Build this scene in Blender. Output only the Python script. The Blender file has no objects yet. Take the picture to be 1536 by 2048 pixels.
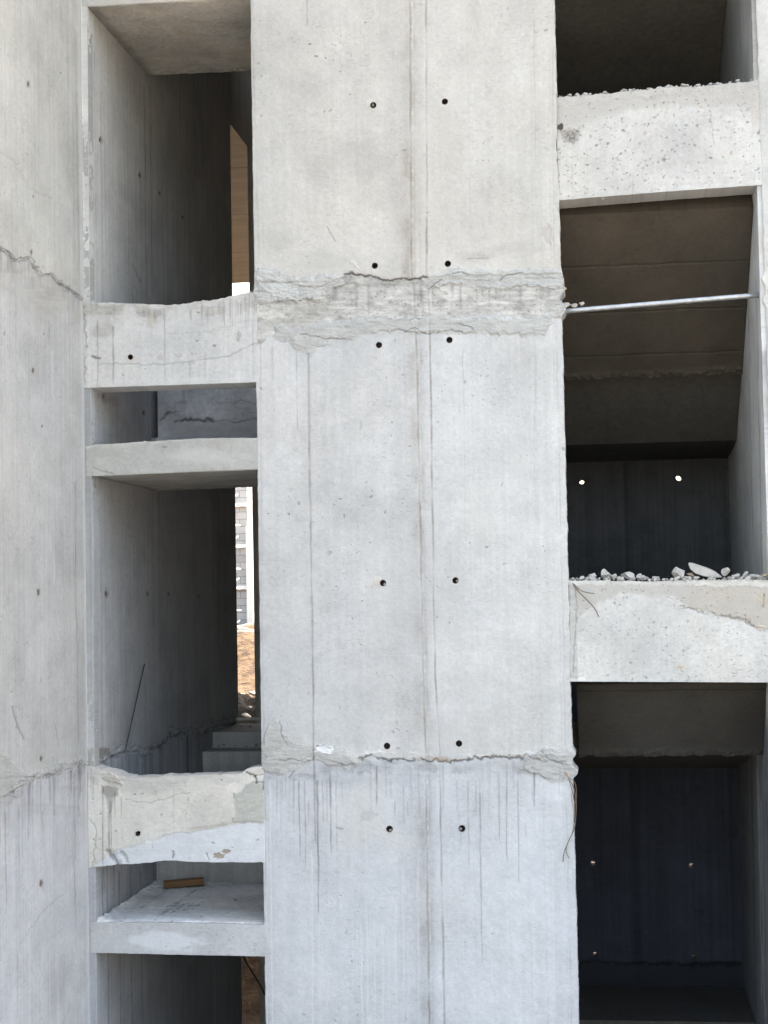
import bpy, bmesh, math, random
import numpy as np
from mathutils import Matrix, Vector

random.seed(7)
SC = bpy.context.scene
COL = SC.collection
ZC = 5.2            # camera height above the front ground
D0 = 10.5           # camera distance from the facade plane (Y = 0)
F = 3300.0          # focal length in photo pixels (photo is 1536 x 2048)
YAW, PITCH, ROLL = -.13117567, -.05065515, .01846326

# ------------------------------------------------------------------ camera
def rot(a, b, c):
    ca, sa, cb, sb, cc, sc = math.cos(a), math.sin(a), math.cos(b), math.sin(b), math.cos(c), math.sin(c)
    Ry = np.array([[ca, 0, sa], [0, 1, 0], [-sa, 0, ca]])
    Rx = np.array([[1, 0, 0], [0, cb, -sb], [0, sb, cb]])
    Rz = np.array([[cc, -sc, 0], [sc, cc, 0], [0, 0, 1]])
    return Rz @ Rx @ Ry
R0 = rot(YAW, PITCH, ROLL)
def ray(px, py):
    w = R0.T @ np.array([(px - 768) / F, -(py - 1024) / F, -1.0])
    return np.array([w[0], -w[2], w[1]])
CAM = np.array([0, -D0, ZC])
def UY(px, py, Y):                     # measured photo point -> plane Y
    r = ray(px, py); return CAM + r * ((Y + D0) / r[1])
def UX(px, py, X):
    r = ray(px, py); return CAM + r * (X / r[0])
def UZ(px, py, Z):
    r = ray(px, py); return CAM + r * ((Z - ZC) / r[2])
def project(P):
    X, Y, Z = P[..., 0], P[..., 1] + D0, P[..., 2] - ZC
    v = [R0[i, 0] * X + R0[i, 1] * Z - R0[i, 2] * Y for i in range(3)]
    return 768 + v[0] / -v[2] * F, 1024 - v[1] / -v[2] * F

cam = bpy.data.cameras.new('camera'); co = bpy.data.objects.new('camera', cam); COL.objects.link(co)
xw, yw, zw = R0 @ np.array([1, 0, 0]), R0 @ np.array([0, 0, -1]), R0 @ np.array([0, 1, 0])
Mt = np.array([xw, yw, zw])            # rows: world axes in camera coordinates
M4 = Matrix([list(Mt[i]) + [CAM[i]] for i in range(3)] + [[0, 0, 0, 1]])
co.matrix_world = M4
cam.sensor_fit = 'VERTICAL'; cam.sensor_height = 36; cam.lens = 36 * F / 2048
cam.clip_start = .1; cam.clip_end = 3000
SC.camera = co

# ------------------------------------------------------------------ noise
def hsh(ix, iy, seed):
    h = (ix.astype(np.int64) * 374761393 + iy.astype(np.int64) * 668265263 + seed * 1274126177) & 0xFFFFFFFF
    h = ((h ^ (h >> 13)) * 1274126177) & 0xFFFFFFFF
    h = ((h ^ (h >> 16)) * 2246822519) & 0xFFFFFFFF
    return ((h ^ (h >> 15)) & 0xFFFFFF).astype(np.float32) / 16777216.0
def vn(x, y, seed=0):
    x = np.asarray(x, dtype=np.float64); y = np.asarray(y, dtype=np.float64)
    ix, iy = np.floor(x), np.floor(y)
    fx, fy = x - ix, y - iy
    fx = fx * fx * (3 - 2 * fx); fy = fy * fy * (3 - 2 * fy)
    a, b = hsh(ix, iy, seed), hsh(ix + 1, iy, seed)
    c, d = hsh(ix, iy + 1, seed), hsh(ix + 1, iy + 1, seed)
    return (a + (b - a) * fx) * (1 - fy) + (c + (d - c) * fx) * fy
def fbm(x, y, o=4, seed=0, g=.5):
    r = 0; a = 1; t = 0
    for i in range(o):
        r = r + a * (vn(x, y, seed + i * 17) - .5); t += a; a *= g
        x = x * 2.03 + 11.7; y = y * 2.03 + 5.3
    return r / t * 2          # about -1..1
def ss(a, b, x):
    t = np.clip((x - a) / (b - a), 0, 1); return t * t * (3 - 2 * t)
def lin(c):
    c = np.array(c, dtype=float) / 255
    return np.where(c <= .04045, c / 12.92, ((c + .055) / 1.055) ** 2.4)
def alb(r, g, b):                      # concrete tone relative to the mid storey of the pier
    return lin((r, g, b)) / .665 * .46

# ------------------------------------------------------------------ painter: stains, pours, mortar and chips with real relief
class Paint:
    def __init__(s, px, py, a, b, base):
        s.px, s.py, s.s, s.t = px, py, a, b
        s.col = np.empty(px.shape + (3,)); s.col[:] = alb(*base)
        s.h = np.zeros(px.shape)
    def mix(s, m, c):
        s.col += (np.asarray(c) - s.col) * m[..., None]
    def mul(s, f):
        s.col *= f[..., None]
    def skin(s, seed, amp=1.0, streak=.05, pit=1.0):
        a, b = s.s, s.t
        s.mul(1 + amp * (.10 * fbm(a / 190, b / 230, 4, seed) + .10 * fbm(a / 46, b / 54, 5, seed + 1, .62) + .075 * fbm(a / 6, b / 6, 3, seed + 2, .7)))
        w = ss(-.15, .5, fbm(a / 120, b / 90, 3, seed + 3))
        s.mul(1 - .075 * amp * w)
        cl = ss(.05, .5, fbm(a / 95 + 7, b / 120, 3, seed + 33)) * .85 + .15
        s.col *= 1 + (amp * .02 * fbm(a / 150, b / 200, 3, seed + 4))[..., None] * np.array([1, .1, -1])
        fl = fbm(a / 9 + fbm(a / 30, b / 30, 2, seed + 30), b / 3.2, 3, seed + 8, .65); s.mul(1 - .13 * amp * ss(.2, .6, fl) * ss(-.2, .4, fbm(a / 60, b / 60, 2, seed + 9)))
        fl = fbm(a / 7, b / 8, 3, seed + 12, .65); s.mul(1 + .07 * amp * ss(.25, .6, fl) * ss(-.1, .4, fbm(a / 80, b / 70, 2, seed + 14)))
        if streak:
            st = fbm(a / 5, b / 420, 3, seed + 5, .6); s.mul(1 + streak * np.clip(st * 1.6, -1, 1))
        s.h += .0022 * fbm(a / 130, b / 160, 3, seed + 6) + .0009 * fbm(a / 8, b / 8, 2, seed + 7)
        if pit:
            for cell, prob, r0, dk in ((15, .22, .075, .28), (37, .22, .05, .38), (110, .3, .026, .5)):
                s.pits(cell, prob * pit * 1.5, r0, dk, seed + cell, cl)
    def pits(s, cell, prob, r0, dark, seed, mask=None):
        wx = .5 * fbm(s.s / 6, s.t / 6, 2, seed + 60, .7) * 6 / cell; wy = .5 * fbm(s.s / 6 + 50, s.t / 6, 2, seed + 61, .7) * 6 / cell
        x, y = s.s / cell + wx, s.t / cell + wy
        ix, iy = np.floor(x), np.floor(y)
        cx, cy = .2 + .6 * hsh(ix, iy, seed), .2 + .6 * hsh(ix, iy, seed + 1)
        on = hsh(ix, iy, seed + 2) < prob
        r = r0 * (.5 + 1.1 * hsh(ix, iy, seed + 3)); el = .5 + hsh(ix, iy, seed + 4); sk = hsh(ix, iy, seed + 5) - .5
        dx, dy = x - ix - cx, y - iy - cy
        d = np.sqrt(((dx + sk * dy) / el) ** 2 + dy ** 2) / r
        m = (1 - ss(.7, 1.2, d)) * on
        if mask is not None: m = m * mask
        s.mul(1 - dark * m * (.5 + .5 * hsh(ix, iy, seed + 6))); s.h -= .004 * m
    def drip(s, x0, y0, y1, w=2.0, k=.35, lean=.014, wob=2.0, light=False, seed=1, h=.0):
        px, py = s.px, s.py
        m0 = (py > y0 - 4) & (py < y1 + 10) & (px > x0 - 30) & (px < x0 + 60)
        if not m0.any(): return
        X, Y = px[m0], py[m0]
        c = x0 + (Y - y0) * lean + wob * 1.3 * fbm(Y / 60, Y * 0 + x0, 4, seed, .6)
        f = (Y - y0) / max(1, y1 - y0)
        ww = w * (1 - .45 * np.clip(f, 0, 1)) * (.8 + .5 * vn(Y / 14, Y * 0 + x0, seed + 3))
        g = np.exp(-((X - c) / ww) ** 2) * ss(y0 - 3, y0 + 5, Y) * (1 - ss(y1 - 18, y1 + 4, Y)) * (.55 + .7 * vn(Y / 25, Y * 0 + x0, seed + 7))
        cc = s.col[m0]
        if light: cc += (alb(226, 226, 230) - cc) * np.clip(g * k, 0, 1)[:, None]
        else: cc *= 1 - np.clip(g * k, 0, .9)[:, None] * np.array([.97, 1.0, .99])
        s.col[m0] = cc
        s.h[m0] += h * g
    def line(s, pts, w=1.6, k=.6, depth=.004, jit=5, seed=3, brk=0.0):
        px, py = s.px, s.py
        xs = [p[0] for p in pts]; ys = [p[1] for p in pts]
        m0 = (px > min(xs) - 20) & (px < max(xs) + 20) & (py > min(ys) - 20) & (py < max(ys) + 20)
        if not m0.any(): return
        X, Y = px[m0], py[m0]
        Xn = X + jit * fbm(X / 13, Y / 13, 3, seed, .7); Yn = Y + jit * fbm(X / 13 + 40, Y / 13, 3, seed + 9, .7)
        d = np.full(X.shape, 1e9)
        for (x0, y0), (x1, y1) in zip(pts[:-1], pts[1:]):
            L = max(1e-6, (x1 - x0) ** 2 + (y1 - y0) ** 2)
            t = np.clip(((Xn - x0) * (x1 - x0) + (Yn - y0) * (y1 - y0)) / L, 0, 1)
            d = np.minimum(d, np.hypot(Xn - x0 - t * (x1 - x0), Yn - y0 - t * (y1 - y0)))
        g = np.exp(-(d / w) ** 2)
        if brk: g = g * ss(brk - .25, brk + .15, vn(X / 22, Y / 22, seed + 5))
        s.col[m0] *= (1 - k * g)[:, None]
        s.h[m0] -= depth * g
    def band(s, top, bot, c, k=1.0, h=0.0, rag=7, sc=16, seed=5, soft=1.5, rough=.12, relief=0.0, edge=0.0):
        px, py = s.px, s.py
        x0, x1 = min(top[0][0], bot[0][0]), max(top[-1][0], bot[-1][0])
        tx, ty = zip(*top); bx, by = zip(*bot)
        m0 = (px > x0 - 15) & (px < x1 + 15) & (py > min(ty) - 25) & (py < max(by) + 25)
        if not m0.any(): return
        X, Y = px[m0], py[m0]
        n1 = rag * fbm(X / sc, Y / sc, 4, seed, .6); n2 = rag * fbm(X / sc, Y / sc + 31, 4, seed + 3, .6)
        d = np.minimum(Y - np.interp(X, tx, ty) - n1, np.interp(X, bx, by) + n2 - Y)
        d = np.minimum(d, np.minimum(X - x0 + 6 + n2, x1 + 6 - X + n1))
        fz = soft * (1 + 5 * ss(.35, .8, vn(X / 26, Y / 20, seed + 21))); m = ss(-.3 * fz, fz, d) * k
        v = 1 + rough * 1.5 * fbm(X / 20, Y / 11, 4, seed + 5, .6) + rough * .8 * fbm(X / 70, Y / 5, 3, seed + 6, .6) + .05 * fbm(X / 4, Y / 4, 2, seed + 7)
        cc = s.col[m0]; cc += (alb(*c) * v[:, None] - cc) * m[:, None]
        if edge:
            e = np.exp(-((d - 1.2) / 1.6) ** 2); cc *= (1 - edge * e * vn(X / 9, Y / 9, seed + 8))[:, None]
        s.col[m0] = cc
        hh = h * (1 if relief == 0 else 1 + 0 * X)
        s.h[m0] += m * hh
        if relief:
            r = fbm(X / 24 + .5 * fbm(X / 30, Y / 30, 2, seed), Y / 9, 4, seed + 11, .55)
            s.h[m0] += m * relief * .6 * (1 - np.abs(r) * 2)
    def blob(s, cx, cy, rx, ry, c, k=1.0, h=0.0, seed=2, rag=.35, soft=.35):
        px, py = s.px, s.py
        m0 = (np.abs(px - cx) < rx * 2) & (np.abs(py - cy) < ry * 2)
        if not m0.any(): return
        X, Y = px[m0], py[m0]
        d = np.hypot((X - cx) / rx, (Y - cy) / ry) + rag * fbm((X - cx) / max(4, rx * .5), (Y - cy) / max(4, ry * .5), 4, seed, .6)
        m = (1 - ss(1 - soft, 1, d)) * k
        cc = s.col[m0]; cc += (alb(*c) - cc) * m[:, None]; s.col[m0] = cc
        s.h[m0] += h * m

# ------------------------------------------------------------------ materials
def nd(nt, t, **kw):
    n = nt.nodes.new(t)
    for k, v in kw.items(): setattr(n, k, v)
    return n
def base_mat(name):
    m = bpy.data.materials.new(name); m.use_nodes = True; nt = m.node_tree
    b = nt.nodes['Principled BSDF']; b.inputs['Specular IOR Level'].default_value = .25
    return m, nt, b
def noise(nt, scale, detail=4, rough=.6, vec=None, dist=0):
    n = nd(nt, 'ShaderNodeTexNoise'); n.inputs['Scale'].default_value = scale; n.inputs['Detail'].default_value = detail
    n.inputs['Roughness'].default_value = rough; n.inputs['Distortion'].default_value = dist
    if vec: nt.links.new(vec, n.inputs['Vector'])
    return n
def mrange(nt, sock, a, b, c, d):
    n = nd(nt, 'ShaderNodeMapRange'); nt.links.new(sock, n.inputs[0])
    for i, v in zip((1, 2, 3, 4), (a, b, c, d)): n.inputs[i].default_value = v
    return n.outputs[0]
def scale_col(nt, csock, fsock):
    n = nd(nt, 'ShaderNodeVectorMath', operation='SCALE'); nt.links.new(csock, n.inputs[0]); nt.links.new(fsock, n.inputs['Scale']); return n.outputs[0]
def bump(nt, b, hsock, dist, strength=1.0):
    n = nd(nt, 'ShaderNodeBump'); n.inputs['Distance'].default_value = dist; n.inputs['Strength'].default_value = strength
    nt.links.new(hsock, n.inputs['Height']); nt.links.new(n.outputs[0], b.inputs['Normal'])
def concrete_painted():
    m, nt, b = base_mat('weathered concrete'); b.inputs['Roughness'].default_value = .9
    at = nd(nt, 'ShaderNodeAttribute'); at.attribute_name = 'tone'
    tc = nd(nt, 'ShaderNodeTexCoord')
    n1 = noise(nt, 95, 4, .7, tc.outputs['Object']); n2 = noise(nt, 14, 6, .65, tc.outputs['Object'])
    c = scale_col(nt, at.outputs['Color'], mrange(nt, n1.outputs[0], .25, .75, .93, 1.07))
    c = scale_col(nt, c, mrange(nt, n2.outputs[0], .25, .75, .955, 1.045))
    nt.links.new(c, b.inputs['Base Color'])
    n3 = noise(nt, 160, 3, .6, tc.outputs['Object'])
    bump(nt, b, n3.outputs[0], .0025, .8)
    return m
def concrete_plain(name, rgb, streak=True):
    m, nt, b = base_mat(name); b.inputs['Roughness'].default_value = .92
    tc = nd(nt, 'ShaderNodeTexCoord')
    n0 = noise(nt, 1.3, 5, .6, tc.outputs['Object']); n1 = noise(nt, 40, 4, .7, tc.outputs['Object'])
    mp = nd(nt, 'ShaderNodeMapping'); mp.inputs['Scale'].default_value = (22, 22, .7); nt.links.new(tc.outputs['Object'], mp.inputs[0])
    n2 = noise(nt, 1, 3, .6, mp.outputs[0])
    rg = nd(nt, 'ShaderNodeRGB'); rg.outputs[0].default_value = (*rgb, 1)
    c = scale_col(nt, rg.outputs[0], mrange(nt, n0.outputs[0], .25, .75, .8, 1.15))
    c = scale_col(nt, c, mrange(nt, n1.outputs[0], .25, .75, .88, 1.1))
    if streak: c = scale_col(nt, c, mrange(nt, n2.outputs[0], .3, .7, .85, 1.1))
    nt.links.new(c, b.inputs['Base Color'])
    bump(nt, b, n1.outputs[0], .006, .7)
    return m
def simple(name, rgb, rough=.8, metal=0, sc=30, var=.2, bd=.003, aniso=None):
    m, nt, b = base_mat(name); b.inputs['Roughness'].default_value = rough; b.inputs['Metallic'].default_value = metal
    tc = nd(nt, 'ShaderNodeTexCoord'); vec = tc.outputs['Object']
    if aniso:
        mp = nd(nt, 'ShaderNodeMapping'); mp.inputs['Scale'].default_value = aniso; nt.links.new(vec, mp.inputs[0]); vec = mp.outputs[0]
    n1 = noise(nt, sc, 5, .65, vec)
    rg = nd(nt, 'ShaderNodeRGB'); rg.outputs[0].default_value = (*rgb, 1)
    c = scale_col(nt, rg.outputs[0], mrange(nt, n1.outputs[0], .25, .75, 1 - var, 1 + var))
    nt.links.new(c, b.inputs['Base Color']); bump(nt, b, n1.outputs[0], bd, .8)
    return m
MC = concrete_painted()
MP = concrete_plain('raw concrete', (.42, .415, .40))
MDK = concrete_plain('shade-darkened concrete', (.085, .080, .072))  # raw concrete darkened in colour for the right bay's deep shade
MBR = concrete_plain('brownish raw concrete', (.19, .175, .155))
MHOLE = simple('tie hole sleeve', (.11, .085, .08), .8)
MPIPE = simple('galvanised steel', (.42, .43, .44), .42, .85, 25, .3, .001)
MROD = simple('dark steel', (.05, .045, .042), .6, .3)
MWIRE = simple('rusty wire', (.16, .12, .09), .8)
MSTONE = simple('pale rubble', (.40, .385, .36), .9, 0, 25, .25, .01)
MSTONE2 = simple('tan rubble', (.42, .34, .25), .9, 0, 22, .35, .01)
MST3 = simple('dirty grey rubble', (.27, .255, .23), .95, 0, 30, .35, .01)
MBRD = simple('weathered board', (.20, .115, .055), .8, 0, 3, .35, .003, (3, 25, 25))
MPLY = simple('formwork plywood', (.18, .165, .14), .75, 0, 2.0, .22, .004, (1.0, 3.0, 1))
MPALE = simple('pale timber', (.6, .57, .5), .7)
MSCAF = simple('scaffold paint', (.75, .73, .68), .5)
MNB = concrete_plain('pale plaster', (.27, .265, .26))
def blocks():
    m, nt, b = base_mat('grey blockwork'); tc = nd(nt, 'ShaderNodeTexCoord'); mp = nd(nt, 'ShaderNodeMapping'); mp.inputs['Rotation'].default_value = (math.radians(90), 0, 0); nt.links.new(tc.outputs['Object'], mp.inputs[0])
    br = nd(nt, 'ShaderNodeTexBrick'); br.inputs['Scale'].default_value = 1; br.inputs['Brick Width'].default_value = .4; br.inputs['Row Height'].default_value = .2; br.inputs['Mortar Size'].default_value = .012
    br.inputs['Color1'].default_value = (.36, .355, .35, 1); br.inputs['Color2'].default_value = (.44, .43, .43, 1); br.inputs['Mortar'].default_value = (.24, .24, .24, 1)
    nt.links.new(mp.outputs[0], br.inputs['Vector']); nt.links.new(br.outputs[0], b.inputs['Base Color']); b.inputs['Roughness'].default_value = .9
    return m
MNB = blocks()
MGL = simple('dark window glass', (.17, .18, .19), .4)

# ------------------------------------------------------------------ object helpers
def tag(o, label=None, cat=None, group=None, kind=None):
    if label: o['label'] = label
    if cat: o['category'] = cat
    if group: o['group'] = group
    if kind: o['kind'] = kind
    return o
def finish(name, me, mat, parent=None, loc=None):
    me.materials.append(mat) if mat else None
    o = bpy.data.objects.new(name, me); COL.objects.link(o)
    if loc is not None:
        me.transform(Matrix.Translation(-Vector(loc))); o.location = loc
    if parent: o.parent = parent; o.matrix_parent_inverse = parent.matrix_basis.inverted()
    return o
def bmo(name, bm, mat, parent=None, loc=None, smooth=False):
    bmesh.ops.recalc_face_normals(bm, faces=bm.faces)
    me = bpy.data.meshes.new(name); bm.to_mesh(me); bm.free()
    if smooth:
        for p in me.polygons: p.use_smooth = True
    return finish(name, me, mat, parent, loc)
def add_box(bm, a, b, bev=0):
    r = bmesh.ops.create_cube(bm, size=1)
    for v in r['verts']:
        v.co = Vector([(a[i] + b[i]) / 2 + v.co[i] * (b[i] - a[i]) for i in range(3)])
    if bev:
        es = list({e for v in r['verts'] for e in v.link_edges})
        bmesh.ops.bevel(bm, geom=es, offset=bev, segments=1, affect='EDGES')
def box(name, a, b, mat, parent=None, bev=0):
    bm = bmesh.new(); add_box(bm, a, b, bev)
    return bmo(name, bm, mat, parent)
def add_tube(bm, pts, r, n=10, cap=True, r1=None):
    pts = [Vector(p) for p in pts]; rings = []
    for i, p in enumerate(pts):
        d = (pts[min(i + 1, len(pts) - 1)] - pts[max(i - 1, 0)]).normalized()
        q = d.orthogonal().normalized() if i == 0 else (q - d * q.dot(d)).normalized()
        w = d.cross(q); rr = r if r1 is None else r + (r1 - r) * i / (len(pts) - 1)
        rings.append([bm.verts.new(p + (q * math.cos(t) + w * math.sin(t)) * rr) for t in [2 * math.pi * k / n for k in range(n)]])
    for a, b in zip(rings[:-1], rings[1:]):
        for k in range(n): bm.faces.new((a[k], a[(k + 1) % n], b[(k + 1) % n], b[k]))
    if cap: bm.faces.new(rings[0][::-1]); bm.faces.new(rings[-1])
def tube(name, pts, r, mat, parent=None, n=10, r1=None):
    bm = bmesh.new(); add_tube(bm, pts, r, n, True, r1)
    return bmo(name, bm, mat, parent, smooth=True)
def prism(name, prof, x0, x1, mat, parent=None):   # (Y, Z) profile swept along X
    bm = bmesh.new()
    a = [bm.verts.new((x0, y, z)) for y, z in prof]; b = [bm.verts.new((x1, y, z)) for y, z in prof]
    n = len(prof); bm.faces.new(a); bm.faces.new(b[::-1])
    for i in range(n): bm.faces.new((a[i], b[i], b[(i + 1) % n], a[(i + 1) % n]))
    return bmo(name, bm, mat, parent)

def sheet(name, O, A, us, B, vs, N, paint, T=.2, wrap='LRTB', shape=None, holes=(), parent=None, sleeve='blind', cham=.004):
    """a slab of concrete: dense relief on its face, wrapped round its edges to its full thickness"""
    O, A, B, N = [np.array(v, dtype=float) for v in (O, A, B, N)]
    us = np.asarray(us); vs = np.asarray(vs)
    pads = [cham * .3, cham * 1.6, T * .45, T]
    def padded(arr, lo, hi):
        nl, nh = (4 if lo else 0), (4 if hi else 0)
        idx = np.concatenate([np.zeros(nl, int), np.arange(len(arr)), np.full(nh, len(arr) - 1)])
        dep = np.concatenate([pads[::-1] if lo else [], np.zeros(len(arr)), pads if hi else []])
        ins = np.zeros(len(idx))
        return idx, dep
    iu, du = padded(us, 'L' in wrap, 'R' in wrap)
    iv, dv = padded(vs, 'B' in wrap, 'T' in wrap)
    Ug, Vg = np.meshgrid(us, vs)                   # rows v, cols u
    P = O + Ug[..., None] * A + Vg[..., None] * B
    px, py = project(P)
    p = Paint(px, py, Ug / .0032, -Vg / .0032, (213, 213, 213))
    p.U, p.V = Ug, Vg
    paint(p)
    P = P + N * p.h[..., None]
    if shape: P = shape(P, p)
    # rounded arris
    if 'L' in wrap: P[:, 0] -= N * cham * .5
    if 'R' in wrap: P[:, -1] -= N * cham * .5
    hc = []
    for (hx, hy, r) in holes:
        nax = int(np.argmax(np.abs(N))); pl = O[nax]
        c = (UY if nax == 1 else UX)(hx, hy, pl)
        cu, cv = (c - O) @ A, (c - O) @ B
        hc.append((c, cu, cv, r))
    P = P[iv][:, iu]
    dep = np.maximum(dv[:, None], du[None, :])
    P = P - N * dep[..., None]
    C = p.col[iv][:, iu]
    nr, nc = P.shape[:2]
    idx = np.arange(nr * nc).reshape(nr, nc)
    quads = np.stack([idx[:-1, :-1], idx[:-1, 1:], idx[1:, 1:], idx[1:, :-1]], -1).reshape(-1, 4)
    V = P.reshape(-1, 3).copy()
    Uf = us[iu][None, :].repeat(nr, 0).ravel(); Vf = vs[iv][:, None].repeat(nc, 1).ravel(); Df = dep.ravel()
    keep = np.ones(len(quads), bool)
    for c, cu, cv, r in hc:
        near = (np.abs(Uf - cu) < r * 2) & (np.abs(Vf - cv) < r * 2) & (Df == 0)
        qn = near[quads].all(1)
        qc_u = Uf[quads].mean(1) - cu; qc_v = Vf[quads].mean(1) - cv
        rem = qn & (np.hypot(qc_u, qc_v) < r); keep &= ~rem
        used_k = np.zeros(len(V), bool); used_k[quads[qn & ~rem]] = True
        used_r = np.zeros(len(V), bool); used_r[quads[rem]] = True
        for i in np.nonzero(used_k & used_r)[0]:
            d = math.hypot(Uf[i] - cu, Vf[i] - cv) or 1e-6
            V[i] += (A * (Uf[i] - cu) + B * (Vf[i] - cv)) * (r / d - 1)
    quads = quads[keep]
    back = []
    if all(k in wrap for k in 'LRTB') and sleeve != 'through':
        back = [[idx[0, c], idx[-1, c], idx[-1, c + 1], idx[0, c + 1]] for c in range(nc - 1)]
    if np.dot(np.cross(A, B), N) < 0: quads = quads[:, ::-1]; back = [b[::-1] for b in back]
    quads = np.concatenate([quads, np.array(back, dtype=int).reshape(-1, 4)]) if back else quads
    me = bpy.data.meshes.new(name)
    me.vertices.add(len(V)); me.vertices.foreach_set('co', V.ravel())
    me.loops.add(quads.size); me.loops.foreach_set('vertex_index', quads.ravel().astype(np.int32))
    me.polygons.add(len(quads)); me.polygons.foreach_set('loop_start', np.arange(0, quads.size, 4, dtype=np.int32))
    me.update(calc_edges=True)
    at = me.attributes.new('tone', 'FLOAT_COLOR', 'POINT')
    cc = np.ones((len(V), 4)); cc[:, :3] = np.clip(C.reshape(-1, 3), .01, .8); at.data.foreach_set('color', cc.ravel())
    for poly in (): pass
    loc = V.min(0) * [.5, .5, 1] + V.max(0) * [.5, .5, 0]
    o = finish(name, me, MC, parent, loc)
    me.shade_flat() if hasattr(me, 'shade_flat') else None
    for c, cu, cv, r in hc:
        bm = bmesh.new(); dpt = T * 1.0 if sleeve == 'through' else .075
        Av, Bv, Nv = Vector(A), Vector(B), Vector(N); cc = Vector(c)
        rings = []
        for k, dd in enumerate((-.001, .01, dpt)):
            rr = r * (1.02, .98, .97)[k]
            rings.append([bm.verts.new(cc - Nv * dd + (Av * math.cos(t) + Bv * math.sin(t)) * rr) for t in [2 * math.pi * j / 20 for j in range(20)]])
        for a, b in zip(rings[:-1], rings[1:]):
            for j in range(20): bm.faces.new((a[j], b[j], b[(j + 1) % 20], a[(j + 1) % 20]))
        if sleeve != 'through': bm.faces.new(rings[-1])
        me2 = bpy.data.meshes.new('tie_hole'); bm.to_mesh(me2); bm.free()
        finish('tie_hole', me2, MHOLE, o)
    return o
def rng(a, b, st): return np.linspace(a, b, max(2, int(round((b - a) / st)) + 1))
def tall(lo, hi, a, b, st):            # dense between a and b, coarse out to lo and hi
    return np.concatenate([rng(lo, a, .25)[:-1], rng(a, b, st), rng(b, hi, .25)[1:]])
def zpx(px, py, Y=0.0): return UY(px, py, Y)[2]

XL, XI = -3.37, -3.325                 # left wall: outer plane, inner plane of the bay
XA, XB = -2.21, -.22                   # pier edges
XR, XJ = 1.052, 1.022                   # right wall: edge of front face, inner plane
ZT = ZC + 7.6                          # top of the modelled building
ZLO, ZHI = ZC - 2.95, ZC + 4.2
X_, Y_, Z_ = (1, 0, 0), (0, 1, 0), (0, 0, 1)
NF = (0, -1, 0)

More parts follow.
